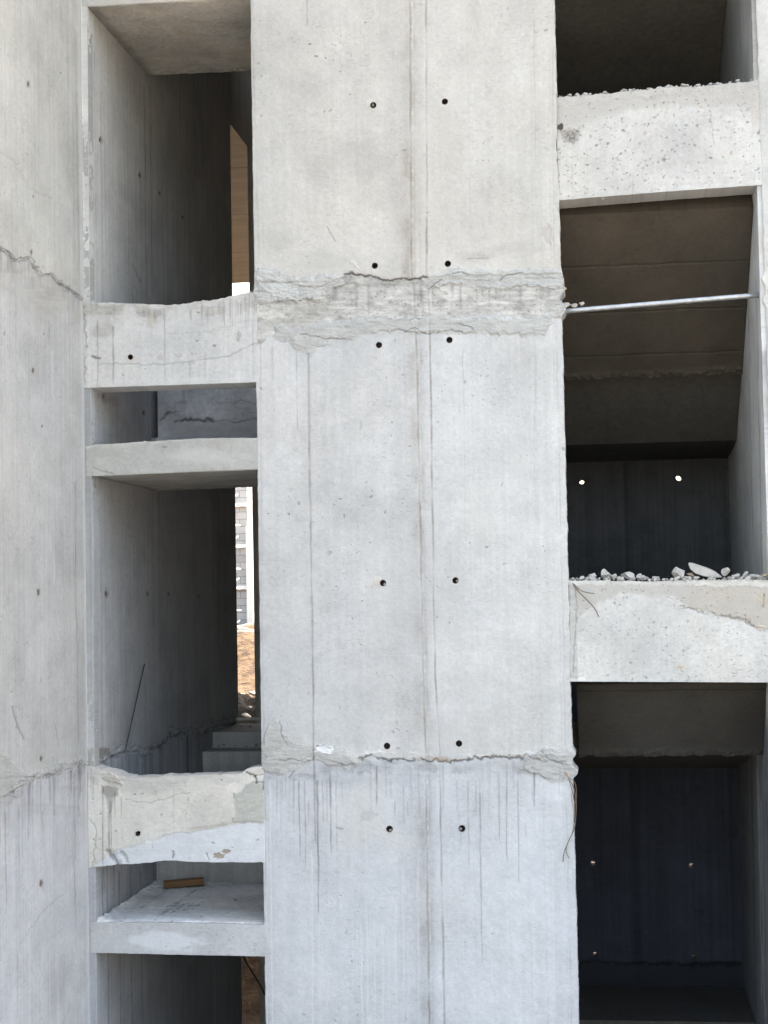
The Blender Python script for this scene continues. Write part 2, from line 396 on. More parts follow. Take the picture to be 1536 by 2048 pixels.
# ------------------------------------------------------------------ the pier
def J1(x): return np.interp(x, [500, 560, 640, 700, 728, 763, 799, 821, 852, 900, 1120], [560, 565, 575, 548, 551, 559, 562, 559, 556, 552, 548])
def J2(x): return np.interp(x, [520, 560, 600, 625, 660, 715, 740, 800, 850, 900, 1000, 1060, 1100, 1145], [1540, 1550, 1537, 1519, 1530, 1528, 1515, 1521, 1523, 1520, 1515, 1514, 1520, 1532])
def paint_pier(p):
    px, py = p.px, p.py
    up = 1 - ss(-2, 2, py - J1(px) - 4 * fbm(px / 14, py / 14, 3, 5))
    lo = ss(-2, 2, py - J2(px) - 5 * fbm(px / 12, py / 12, 3, 6))
    top = np.array(alb(211, 208, 203)); mid = np.array(alb(213, 213, 213)); low = np.array(alb(212, 214, 218))
    p.col[:] = mid
    p.mix(up, top); p.mix(lo, low)
    warm = ss(820, 1120, px) * (1 - ss(1500, 1600, py)) * .35
    p.col *= 1 + warm[..., None] * np.array([.02, .0, -.05])
    p.h += .009 * up * (1 - ss(60, 0, J1(px) - py) * 0) - .004 * lo
    p.skin(11, 1.0, .03)
    # fresh bands at panel edges
    for x0, w, k, ln in ((797, 24, .07, .02), (846, 9, .05, .016), (1105, 8, -.03, .02), (1085, 5, .02, .02), (515, 7, .03, .016)):
        c = x0 + (py - 600) * ln; p.mul(1 - k * np.exp(-((px - c) / w) ** 4))
    # panel seam: two grooves and a slightly proud strip with a brown edge
    def sx(a): return np.interp(py, [0, 540, 700, 1300, 1500, 2048], a)
    for a, w, k, d, sd in (([820, 823, 833, 845, 850, 858], 2.4, .36, .005, 1), ([852, 853, 860, 868, 878, 888], 2.1, .34, .005, 2), ([827, 829, 839, 851, 857, 865], 3.5, .16, .002, 3), ([814, 816, 826, 838, 843, 850], 11, .21, 0, 4)):
        c = sx(a) + 1.4 * fbm(py / 50, py * 0 + sd, 3, 40 + sd)
        g = np.exp(-((px - c) / w) ** 2) * (.15 + 1.15 * vn(py / 38, py * 0 + sd, 50 + sd)) * (.7 + .5 * vn(py / 9, px / 4, 60 + sd))
        p.col *= 1 - g[..., None] * k * np.array([.9, 1.0, 1.12]); p.h -= d * g
    c = sx([824, 826, 837, 849, 854, 862]); g = np.exp(-((px - c) / 2) ** 2) * ss(.62, .8, vn(py / 9, px / 5, 77)); p.mix(g * .6, alb(228, 226, 222))
    c = sx([836, 838, 846, 857, 865, 873]); g = np.exp(-((px - c) / 12) ** 4); p.h += .002 * g; p.mul(1 - .035 * g * vn(py / 30, px / 12, 5))
    # edge marks
    for xs, k in (([1104, 1108, 1113, 1127, 1131, 1143], .16), ([1063, 1066, 1070, 1080, 1084, 1096], .07), ([504, 519, 521, 524, 529, 536], .16), ([1098, 1102, 1107, 1121, 1124, 1137], .10)):
        c = sx(xs) + fbm(py / 40, py * 0, 2, 9); p.mul(1 - k * np.exp(-((px - c) / 1.6) ** 2) * vn(py / 60, py * 0 + k, 4) * 1.4)
    # soft dirt clouds on the upper pour
    p.blob(560, 480, 60, 60, (190, 188, 184), .5, 0, 21, .6, .9); p.blob(1010, 500, 110, 26, (192, 188, 183), .6, 0, 22, .6, .9)
    p.blob(640, 520, 110, 26, (196, 194, 190), .5, 0, 23, .6, .9); p.blob(880, 300, 60, 260, (206, 200, 192), .5, 0, 24, .5, .9)
    p.blob(950, 515, 60, 16, (184, 178, 172), .45, 0, 25, .6, .9); p.blob(560, 1490, 60, 40, (188, 188, 186), .55, 0, 26, .6, .9)
    p.blob(900, 1470, 120, 60, (196, 194, 193), .5, 0, 27, .6, .9); p.blob(820, 1170, 110, 260, (204, 203, 204), .45, 0, 28, .6, .9)
    p.blob(700, 1560, 190, 40, (182, 184, 190), .5, 0, 29, .6, .9); p.blob(740, 1640, 120, 110, (214, 211, 206), .5, 0, 30, .6, .9)
    # old rough band between the two mortar smears
    p.band([(512, 575), (640, 582), (700, 550), (765, 561), (821, 560), (852, 558), (1118, 555)], [(512, 690), (560, 668), (640, 650), (740, 640), (900, 636), (1020, 636), (1118, 640)],
           (196, 194, 189), .9, -.008, 8, 18, 31, 2.5, .3, .005)
    for i in range(46):
        x = 515 + random.random() * 600; y = float(J1(x)) + 8 + 10 * random.random()
        p.drip(x, y, y + 20 + 50 * random.random(), 1.8 + random.random() * 1.5, .14 + .16 * random.random(), .01, 1, random.random() < .3, i)
    m = (py > J1(px) + 3) & (py < 640)
    p.pits(6, .25, .2, .25, 61, m * 1.0)
    w = fbm(px / 14, py / 9, 4, 62, .65) * m; p.mul(1 + .12 * w); p.h += .004 * w
    for i in range(26):
        x = 600 + random.random() * 520; p.drip(x, float(J2(x)) + random.uniform(80, 330), 2100, random.uniform(.9, 1.6), random.uniform(.15, .45), .008, 2.2, True, 900 + i)
    p.line([(690, 553), (703, 546), (728, 551), (763, 558), (799, 561), (821, 558), (854, 555)], 1.7, .75, .012, 6, 32, .22)
    p.line([(640, 553), (668, 560), (692, 553)], 1.3, .3, .005, 5, 33)
    # mortar smears
    p.band([(512, 535), (540, 538), (560, 545), (600, 556), (640, 550), (690, 556)], [(512, 606), (540, 611), (580, 602), (622, 598), (640, 612), (660, 588), (692, 562)], (199, 199, 197), .90, .009, 10, 15, 34, 2, .16, .012, .25)
    p.blob(560, 580, 42, 20, (216, 218, 219), .7, .006, 35, .8, .4)
    p.band([(590, 600), (625, 596), (650, 600)], [(590, 655), (620, 650), (650, 625)], (186, 184, 178), .7, -.002, 9, 14, 36, 3, .2, .004)
    p.band([(556, 652), (600, 655), (640, 645), (690, 640), (740, 632), (800, 634), (900, 632), (960, 627), (1020, 632), (1060, 640), (1090, 622), (1118, 612)],
           [(556, 680), (578, 684), (592, 702), (622, 706), (640, 690), (690, 680), (740, 668), (800, 662), (850, 665), (900, 669), (960, 664), (1010, 670), (1090, 672), (1100, 652), (1118, 636)],
           (193, 193, 190), .90, .008, 9, 15, 37, 2.5, .11, .007, .15)
    p.band([(850, 556), (870, 547), (900, 538), (920, 532), (960, 539), (1000, 541), (1060, 537), (1118, 540)], [(850, 570), (880, 578), (905, 566), (950, 575), (1000, 580), (1060, 572), (1100, 580), (1118, 578)],
           (196, 197, 195), .90, .008, 8, 15, 38, 2.5, .11, .007, .15)
    for pts in ([(812, 664), (830, 656), (850, 668), (885, 664), (905, 660), (925, 664)], [(905, 548), (922, 545), (938, 552)], [(1000, 560), (1018, 550), (1044, 548)], [(858, 577), (872, 566), (884, 560)],
                [(820, 640), (832, 634), (842, 640)], [(600, 668), (640, 676), (690, 678)], [(916, 648), (936, 652), (948, 660)]):
        p.line(pts, 1.2, .45, .004, 4, int(pts[0][0]))
    p.line([(702, 524), (713, 536), (722, 548)], 2.6, -.16, -.004, 3, 8); p.line([(706, 526), (722, 545)], .8, .5, .001, 2, 9)
    p.blob(1095, 470, 14, 22, (190, 182, 176), .5, -.005, 41, .9, .3)
    # lower joint
    p.band([(520, 1541), (560, 1550), (600, 1537), (625, 1519), (660, 1530), (715, 1528), (740, 1515), (800, 1521), (900, 1520), (1000, 1515), (1060, 1514), (1145, 1532)],
           [(520, 1560), (600, 1562), (700, 1552), (800, 1550), (900, 1554), (1000, 1550), (1145, 1560)], (178, 179, 182), .8, -.005, 12, 12, 42, 12, .22, .003)
    p.line([(715, 1518), (740, 1512), (760, 1516), (800, 1522), (850, 1521), (900, 1522), (960, 1514), (1010, 1514), (1050, 1516), (1090, 1520), (1130, 1524)], 2.2, .62, .010, 9, 43, .34)
    p.line([(720, 1510), (760, 1506), (800, 1513), (860, 1512), (930, 1516), (1010, 1506), (1090, 1509)], 3.2, -.12, -.004, 9, 44, .4)
    p.blob(885, 1517, 34, 8, (188, 168, 150), .65, 0, 45, .7, .7)
    p.band([(528, 1478), (540, 1440), (552, 1432), (566, 1470), (590, 1484), (640, 1492), (700, 1500), (716, 1518)], [(528, 1541), (560, 1550), (590, 1538), (625, 1519), (660, 1532), (690, 1540), (712, 1532), (716, 1522)],
           (192, 191, 188), .88, .007, 10, 14, 46, 3, .12, .007, .15)
    p.band([(1045, 1536), (1060, 1510), (1080, 1500), (1120, 1490), (1142, 1500)], [(1045, 1540), (1080, 1552), (1100, 1564), (1125, 1562), (1142, 1555)], (190, 190, 187), .9, .009, 9, 12, 47, 3, .12, .009, .15)
    p.blob(649, 1499, 20, 9, (240, 241, 244), .95, .004, 48, .5, .15); p.line([(634, 1492), (648, 1490), (662, 1497)], 1.2, .5, .003, 3, 49)
    for pts in ([(560, 1520), (590, 1516), (610, 1524), (628, 1514)], [(560, 1444), (562, 1470), (574, 1492)], [(1082, 1502), (1100, 1518), (1126, 1530)], [(590, 1545), (580, 1556)], [(665, 1522), (690, 1530), (706, 1528)]):
        p.line(pts, 1.2, .42, .004, 5, int(pts[0][1]))
    # run-down marks
    D = [(594, 702, 872, 1.5, .3), (617, 704, 1200, 2.6, .36), (624, 1190, 1690, 2.2, .40), (634, 1560, 1835, 2.2, .5), (545, 690, 765, 1.2, .3), (543, 700, 770, 1.2, .15), (926, 700, 1110, 1.2, .15), (1068, 830, 1045, 1.2, .15),
         (1071, 690, 860, 1, .12), (860, 690, 900, 1.3, .2), (614, 0, 60, 1.5, .3), (1068, 40, 330, 1.2, .16), (760, 20, 200, 1, .08),
         (553, 1560, 1648, 1.6, .22), (565, 1560, 1606, 1.4, .2), (587, 1560, 1625, 1.7, .26), (598, 1562, 1725, 1.6, .36), (609, 1560, 1738, 1.5, .32), (616, 1600, 1655, 1.5, .3), (645, 1560, 1655, 1.5, .3), (654, 1560, 1652, 1.5, .28),
         (660, 1545, 1712, 2.0, .42), (672, 1560, 1700, 1.2, .2), (684, 1560, 1620, 1.2, .24), (752, 1530, 1615, 1.8, .42), (781, 1560, 1600, 1.3, .28), (790, 1600, 1640, 1.4, .3), (806, 1570, 1650, 1.4, .25), (816, 1600, 1640, 1.4, .25),
         (914, 1560, 1628, 1.3, .25), (922, 1650, 1735, 1.1, .2), (936, 1560, 1738, 1.4, .25), (952, 1560, 1640, 1.3, .25), (960, 1556, 1935, 1.7, .3), (998, 1548, 1690, 1.6, .3), (1012, 1545, 1730, 1.7, .34), (1035, 1560, 1775, 1.6, .34),
         (1051, 1650, 1680, 1.6, .25), (1068, 1545, 1618, 1.8, .42), (1064, 1580, 1605, 1.4, .25), (880, 1560, 2048, 1.5, .14), (868, 1850, 1960, 1.5, .1), (700, 1560, 1600, 1.2, .16), (1090, 1580, 1650, 1.2, .1)]
    for i, (x, a, b, w, k) in enumerate(D): p.drip(x, a, b, w, k * 1.1, .012 if x > 610 else .014, 1.5, False, 100 + i)
    for i in range(34):
        x = random.uniform(535, 1135); a = float(J2(x)) + 8; p.drip(x, a, a + random.uniform(25, 130), random.uniform(1, 2.2), random.uniform(.06, .2), .012, 1.5, False, 200 + i)
    for i, (x, a, b, w, k) in enumerate([(622, 1700, 2100, 2.0, .55), (540, 1560, 2100, 1.6, .5), (532, 1640, 2100, 1.2, .4), (712, 1840, 2000, 1.4, .35), (722, 1850, 2100, 1.8, .45), (733, 1830, 2100, 1.5, .35), (748, 1840, 2100, 1.5, .35), (764, 1850, 2100, 1.8, .35),
                                         (775, 1800, 2100, 1.5, .35), (790, 1800, 2100, 1.6, .4), (804, 1740, 2100, 1.5, .35), (815, 1860, 2100, 1.5, .3), (1013, 1760, 2100, 1.5, .3), (1066, 1800, 2100, 1.4, .25), (1105, 1700, 2100, 1.6, .3), (652, 1850, 2100, 1.3, .2)]):
        p.drip(x, a, b, w * 1.1, k * 1.7, .008, 2, True, 300 + i, .0006)
    # chips beside tie holes
    for (x, y, k) in ((741, 207, .8), (756, 1161, .8), (750, 541, .5), (894, 521, .5), (888, 210, .3), (774, 1497, .5), (918, 1490, .4), (779, 1662, .4), (760, 693, .3), (899, 684, .3), (911, 1165, .4)):
        p.blob(x, y, 11, 10, (226, 220, 212), k, .002, int(x), .5, .5); p.blob(x, y + 6, 14, 12, (196, 184, 172), k * .35, 0, int(x) + 1, .5, .9)
    p.blob(646, 1171, 6, 6, (185, 184, 185), .4, .001, 3); p.blob(738, 1630, 20, 16, (180, 182, 188), .45, -.001, 55, 1.0, .5)
    p.line([(673, 1656), (684, 1659)], 2.4, .35, .002, 1, 3); p.line([(935, 518), (978, 517)], .9, .4, .002, 1, 3)
    p.line([(655, 455), (664, 472), (672, 484)], 1.2, .35, .002, 2, 3); p.blob(721, 852, 4, 10, (175, 174, 176), .5, -.002, 4, .6, .5)
    p.blob(590, 900, 8, 8, (190, 190, 192), .4, -.001, 5); p.blob(600, 1040, 14, 7, (192, 192, 195), .5, -.001, 6)
    for y in (1130, 1310, 1432, 470, 490): p.band([(640, y), (830, y)], [(640, y + 2), (830, y + 2)], (219, 219, 219), .5, .0005, 2, 30, y, 2)
def shape_pier(P, p):
    px, py = p.px, p.py
    e = ss(1085, 1118, px - (py - 300) * .02)
    n = .006 * fbm(py / 22, py * 0, 4, 81, .65) + .003 * fbm(py / 5, py * 0, 2, 82)
    n = n + .020 * np.exp(-((py - 560) / 16) ** 2) + .026 * np.exp(-((py - 617) / 11) ** 2) + .02 * np.exp(-((py - 580) / 6) ** 2) - .006 * np.exp(-((py - 598) / 6) ** 2) \
        + .02 * np.exp(-((py - 1507) / 8) ** 2) + .032 * np.exp(-((py - 1545) / 10) ** 2) - .012 * np.exp(-((py - 1600) / 40) ** 2) - .008 * np.exp(-((py - 300) / 50) ** 2)
    P[..., 0] += e * n
    e2 = 1 - ss(0, 28, px - np.interp(py, [0, 2048], [498, 530]))
    P[..., 0] += e2 * (.004 * fbm(py / 26, py * 0, 4, 83, .6) - .006 * np.exp(-((py - 585) / 18) ** 2))
    return P
HP = [(747, 211), (890, 204), (750, 532), (896, 528), (758, 690), (899, 680), (766, 1166), (911, 1161), (774, 1492), (918, 1487), (779, 1658), (924, 1657)]
pier = sheet('concrete_pier', (XA, 0, 0), X_, rng(0, XB - XA, .005), Z_, tall(0, ZT, ZLO, ZHI, .005), NF, paint_pier, .22, 'LRTB', shape_pier, [(x, y, .0205) for x, y in HP])
tag(pier, 'broad pale concrete pier with paired tie holes and mortar smeared joints between the two bays', 'pier')

for i, (hx, hy, ang) in enumerate([(766, 1166, -40), (911, 1161, -20), (779, 1658, -60), (924, 1657, 200), (747, 211, 120)]):   # pale bits added for the lit lip of some holes
    c = UY(hx, hy, 0); bm = bmesh.new(); bmesh.ops.create_icosphere(bm, subdivisions=2, radius=.011)
    for v in bm.verts: v.co *= 1 + random.uniform(-.15, .15); v.co.y *= 1.6
    a = math.radians(ang)
    for v in bm.verts: v.co += Vector((c[0] + .0125 * math.cos(a), .026, c[2] + .0125 * math.sin(a)))
    bmesh.ops.recalc_face_normals(bm, faces=bm.faces); me = bpy.data.meshes.new('lit_lip_bit'); bm.to_mesh(me); bm.free(); finish('lit_lip_bit', me, MSTONE, pier)

# ------------------------------------------------------------------ left wall: outer face running towards the camera, jamb, inner face
LJ1 = [(-200, 380), (0, 494), (15, 505), (27, 522), (55, 514), (73, 540), (87, 549), (102, 546), (124, 569), (146, 581), (164, 598), (172, 602)]
LJ2 = [(-200, 1680), (0, 1596), (22, 1588), (40, 1570), (73, 1556), (109, 1548), (142, 1537), (160, 1521), (182, 1533)]
def storeys(p, j1, j2, c1, c2, c3, wob=4):
    y1 = np.interp(p.px, *zip(*j1)) + wob * fbm(p.px / 10, p.py / 10, 3, 3); y2 = np.interp(p.px, *zip(*j2)) + wob * fbm(p.px / 10, p.py / 10, 3, 4)
    up = 1 - ss(-1, 2, p.py - y1); lo = ss(-1, 2, p.py - y2)
    p.col[:] = alb(*c2); p.mix(up, alb(*c1)); p.mix(lo, alb(*c3))
    return up, lo, y1, y2
def paint_outer(p):
    px, py = p.px, p.py
    up, lo, y1, y2 = storeys(p, LJ1, LJ2, (205, 204, 199), (198, 198, 197), (207, 208, 212))
    p.h += .005 * up - .003 * lo
    p.skin(71, 1.2, .08, .5)
    p.band([(-100, 440), (0, 494), (55, 516), (102, 548), (170, 600)], [(-100, 560), (0, 590), (60, 630), (170, 690)], (184, 181, 174), .6, 0, 14, 20, 72, 30, .2)
    p.line(LJ1, 1.5, .38, .005, 9, 73, .3); p.line([(x, y + 3) for x, y in LJ1], 1.3, .4, .005, 14, 173, .45)
    p.line([(x, y + 5) for x, y in LJ1], 3, .2, .004, 8, 74, .3)
    p.band([(-100, 1520), (0, 1500), (40, 1540), (80, 1540), (150, 1515), (182, 1510)], [(-100, 1650), (0, 1612), (40, 1592), (73, 1566), (142, 1545), (182, 1540)], (184, 185, 182), .7, .008, 12, 18, 75, 8, .15, .006, .2)
    p.line(LJ2, 1.8, .5, .006, 12, 76, .4); p.line([(x, y - 6) for x, y in LJ2], 1.8, .35, .006, 14, 176, .5); p.pits(9, .5, .2, .4, 177, ss(26, 6, np.abs(py - np.interp(px, *zip(*LJ2)))))
    for i in range(30): x = random.uniform(0, 175); a = float(np.interp(x, *zip(*LJ2))) + 3; p.drip(x, a, a + random.uniform(30, 120), random.uniform(1, 2.6), random.uniform(.1, .3), .012, 1.5, False, 700 + i)
    for i in range(26): x = random.uniform(0, 160); a = float(np.interp(x, *zip(*LJ1))) + 3; p.drip(x, a, a + random.uniform(15, 60), random.uniform(1.2, 3), random.uniform(.08, .22), .012, 1.5, False, 760 + i)
    p.band([(-100, 1660), (0, 1600), (73, 1560), (160, 1525), (182, 1530)], [(-100, 1740), (0, 1650), (73, 1640), (160, 1640), (182, 1660)], (178, 177, 176), .6, 0, 20, 14, 77, 50, .2)
    p.blob(20, 330, 60, 60, (194, 191, 186), .5, 0, 78, .6, .9); p.blob(90, 300, 40, 120, (212, 211, 207), .4, 0, 79, .6, .9)
    p.line([(-10, 300), (30, 330), (60, 380), (100, 400)], 2.5, .07, .002, 6, 80); p.blob(10, 450, 24, 60, (180, 178, 173), .5, 0, 81, .7, .9); p.blob(56, 480, 14, 40, (182, 180, 175), .4, 0, 82, .7, .9)
    for x, a, b, w, k in ((12, 1620, 1815, 1.6, .35), (38, 1610, 1900, 1.2, .25), (150, 960, 1500, 1.6, .28), (148, 1560, 1900, 1.6, .3), (150, 60, 560, 1.5, .14), (137, 600, 740, 1.2, .2), (97, 640, 700, 1.2, .18), (133, 80, 330, 3, .07), (60, 1560, 1610, 2, .25), (82, 1560, 1640, 1.6, .2), (109, 1550, 1660, 1.4, .2), (45, 1650, 1720, 1.2, .2), (35, 1900, 2050, 1.6, .15), (85, 1620, 1700, 2, .18), (150, 1545, 1600, 2.4, .35), (160, 1530, 1600, 2, .3), (142, 1540, 1590, 2.4, .35)):
        p.drip(x, a, b, w, k, .012, 2, False, int(x + a))
    for x, a, b, w in ((104, 700, 800, 3), (108, 1100, 1180, 3), (52, 1700, 1790, 2)): p.drip(x, a, b, w, .3, .012, 2, True, int(x))
    for x, y, r in ((56, 169, 6), (67, 742, 6), (78, 1185, 8), (84, 1768, 8), (88, 668, 2.5), (9, 667, 3), (85, 853, 3), (62, 505, 5), (83, 1518, 6)):
        p.blob(x, y, r * .9, r * 2, (188, 184, 178), .8, -.002, int(y), .6, .5); p.blob(x, y, r * .45, r, (95, 85, 78), .8, -.006, int(y) + 1, .4, .3)
    p.line([(25, 1415), (36, 1455), (48, 1480)], 2.0, .35, .003, 3, 12); p.line([(40, 1890), (90, 1820), (125, 1790)], 1.0, .18, .001, 2, 13); p.line([(108, 1445), (118, 1490)], 1.4, .18, .002, 3, 14)
    p.mix(np.exp(-((p.px - np.interp(p.py, [0, 2048], [156, 180])) / 2.4) ** 2) * .5, alb(225, 225, 224))
zz = tall(0, ZT, ZLO, ZHI, .0065)
lw = sheet('concrete_wall', (XL, -3.2, 0), Y_, np.concatenate([rng(0, 1.3, .08)[:-1], rng(1.3, 3.2, .010)]), Z_, zz, X_, paint_outer, .26, 'LTB', lambda P, p: P, sleeve='blind')
tag(lw, 'tall stained concrete wall projecting towards the viewer at the left, with jagged joint lines', 'wall')
def paint_jamb(p):
    storeys(p, [(-100, 603), (500, 603)], [(-100, 1540), (500, 1540)], (184, 184, 180), (176, 177, 177), (180, 182, 187), 8)
    p.skin(91, 1.1, .08, .6)
    e = np.exp(-((p.px - np.interp(p.py, [0, 2048], [181, 203])) / 2) ** 2); p.mul(1 - .12 * e)
    p.drip(177, 80, 900, 1.5, .2, .01, 1, True, 4); p.blob(180, 1520, 12, 40, (170, 167, 160), .7, .004, 6, .7, .7); p.drip(160, 20, 600, 2.5, .5, .008, 1.5, True, 4)
jm = sheet('jamb', (XL - .0, .006, 0), X_, rng(0, XI - XL, .005), Z_, zz, NF, paint_jamb, .1, 'R', lambda P, p: P, parent=lw)
LI1 = [(160, 600), (185, 608), (300, 650), (480, 740)]
LI2 = [(160, 1528), (182, 1534), (219, 1515), (252, 1504), (292, 1512), (328, 1486), (347, 1470), (394, 1468), (420, 1457), (471, 1446), (520, 1430)]
def paint_inner(p):
    up, lo, y1, y2 = storeys(p, LI1, LI2, (216, 215, 212), (196, 197, 200), (190, 192, 198))
    p.skin(131, 1.3, .13, .4)
    p.h += -.006 * lo
    ga = (p.py > 1440) & (p.py < 1620)
    p.line(LI2, 2.6, .5, .012, 14, 132, .3); p.line([(x, y - 14) for x, y in LI2], 2.2, .3, .008, 14, 133, .5)
    p.pits(14, .5, .22, .5, 134, ss(30, 5, np.abs(p.py - y2)))
    for i in range(70):
        x = random.uniform(186, 460); a = float(np.interp(x, *zip(*LI2))) + 2; p.drip(x, a, a + random.uniform(40, 330), random.uniform(1.0, 2.4), random.uniform(.12, .36), .012, 1.5, random.random() < .35, 400 + i)
    for x, a, b, w, k, L in ((228, 1560, 1800, 1.6, .45, 0), (205, 1550, 1850, 1.6, .4, 0), (214, 1560, 2100, 1.5, .4, 0), (240, 1740, 2100, 1.4, .4, 0), (262, 1700, 2100, 1.4, .35, 0), (283, 1740, 2100, 1.4, .3, 0), (288, 170, 600, 1.6, .3, 0), (300, 560, 600, 1.4, .3, 1), (310, 980, 1480, 2, .25, 1), (318, 980, 1480, 1.4, .2, 0), (405, 330, 600, 2.4, .55, 1), (420, 1000, 1440, 3.2, .6, 1), (430, 1910, 2100, 2.4, .4, 1),
                          (300, 170, 600, 2.2, .22, 0), (322, 780, 880, 1.6, .25, 0), (188, 100, 1500, 1.5, .25, 0), (250, 300, 330, 1.4, .3, 1), (280, 340, 400, 1.6, .3, 0), (436, 980, 1430, 1.4, .25, 0)):
        p.drip(x, a, b, w, k, .012, 1.5, bool(L), int(x + a))
    for x, y, r in ((202, 280, 5), (280, 350, 4), (214, 1187, 6), (296, 1188, 4), (338, 1188, 3), (398, 1192, 3), (207, 793, 4), (288, 825, 4), (320, 386, 3), (366, 434, 3)):
        p.blob(x, y, r, r * 2, (140, 135, 130), .6, -.003, int(x), .6, .5); p.blob(x - 1, y, r * .5, r, (80, 72, 68), .8, -.006, int(x) + 1, .4, .3)
    p.blob(205, 1508, 20, 16, (130, 124, 115), .7, -.006, 8, .8, .5); p.blob(215, 800, 26, 22, (130, 122, 112), .5, 0, 9, .7, .9); p.line([(265, 530), (280, 565)], 2, .3, .002, 3, 5)
    p.line([(185, 140), (192, 190), (290, 260)], 1.0, .05, .0, 2, 5)
inn = sheet('inner_wall', (XI, .006, 0), Y_, rng(0, 4.30, .0125), Z_, tall(0, ZT, ZLO, ZHI, .009), X_, paint_inner, .24, 'LRTB', lambda P, p: P, parent=lw)

# ------------------------------------------------------------------ beams and slabs
def beam(name, corners_top, corners_bot, x0, x1, paint, T, label, cat, yface=0.0, holes=(), group=None, rag=3.0, step=.005, nrag=.6, seed=1, crumb=3.0):
    """front face measured by its top and bottom outline in the photo, thickness T going back"""
    tz = np.array([[*UY(x, y, yface)] for x, y in corners_top]); bz = np.array([[*UY(x, y, yface)] for x, y in corners_bot])
    zl, zh = bz[:, 2].min(), tz[:, 2].max(); zm, zM = np.interp(x0, bz[:, 0], bz[:, 2]), np.interp(x0, tz[:, 0], tz[:, 2])
    zc0 = bz[:, 2].mean(); zc1 = tz[:, 2].mean()
    def shp(P, p):
        u = P[..., 0]; v = (P[..., 2] - zc0) / (zc1 - zc0); q = u / .0032
        top = np.interp(u, tz[:, 0], tz[:, 2]) + rag * .0032 * (fbm(q / 16, q * 0, 4, seed, .65)) + crumb * .0032 * np.clip(fbm(q / 7, q * 0, 3, seed + 8, .7) - .25, 0, 1) * 2
        bot = np.interp(u, bz[:, 0], bz[:, 2]) + nrag * .0032 * fbm(q / 14, q * 0, 3, seed + 5, .65)
        P[..., 2] = bot + (top - bot) * v
        return P
    o = sheet(name, (x0, yface, zc0), X_, rng(0, x1 - x0, step), Z_, rng(0, zc1 - zc0, step), NF, paint, T, 'LRTB', shp, holes)
    return tag(o, label, cat, group)
def pb1(p):
    p.col[:] = alb(219, 218, 216); p.skin(151, 1.1, .04)
    p.band([(160, 595), (520, 580)], [(160, 640), (230, 650), (300, 625), (400, 632), (470, 625), (520, 640)], (186, 183, 176), .8, 0, 22, 26, 152, 18, .2, .003)
    p.blob(205, 665, 30, 28, (182, 180, 172), .6, 0, 153, .7, .7); p.blob(300, 632, 22, 26, (182, 174, 158), .5, 0, 154, .7, .9)
    for x, a, b, w, k in ((195, 640, 780, 1.7, .42), (226, 650, 770, 2.0, .42), (329, 620, 770, 1.5, .3), (505, 600, 770, 1.4, .28), (514, 610, 760, 1.4, .25), (345, 720, 770, 2, .12), (380, 720, 770, 2.5, .14), (410, 700, 770, 2.5, .14)): p.drip(x, a, b, w, k, .006, 1, False, int(x))
    for i in range(34): x = random.uniform(400, 515); p.drip(x, random.uniform(595, 612), random.uniform(630, 665), random.uniform(1, 2.2), random.uniform(.1, .28), .0, 2, False, i)
    for i in range(22): x = random.uniform(170, 400); p.drip(x, random.uniform(603, 612), random.uniform(625, 650), random.uniform(1.5, 3), random.uniform(.06, .2), .0, 2, False, i)
    p.line([(200, 728), (320, 727), (400, 719), (460, 712), (490, 698), (520, 688)], 2.0, .22, .002, 4, 155, .1)
    p.line([(340, 660), (400, 662), (520, 645)], 2.2, .08, .001, 4, 156)
    for x, y in ((192, 716), (320, 712), (356, 708)): p.blob(x, y, 8, 7, (196, 190, 184), .7, -.002, x, .7, .4)
    p.line([(184, 712), (200, 717)], 2, .5, .005, 4, 157); p.blob(261, 713, 15, 13, (218, 212, 206), .8, .002, 158, .5, .4); p.blob(477, 676, 5, 13, (165, 163, 160), .6, -.003, 159, .6, .5)
    p.band([(168, 760), (520, 752)], [(168, 774), (520, 766)], (222, 222, 222), .4, .001, 5, 14, 160, 3)
    p.line([(167, 620), (172, 700), (168, 770)], 2.2, .35, .004, 7, 161, .3)
beam('concrete_beam', [(160, 602), (185, 605), (260, 607), (340, 610), (400, 603), (440, 598), (470, 590), (500, 584), (520, 586)], [(160, 776), (340, 770), (520, 764)], XL + .0, XA + .012, pb1, .28,
     'rain streaked concrete beam with one tie hole below the tall top left opening', 'beam', -.002, [(261, 713, .0185)], None, 2.2, .0035, .5, 3, 2.0)
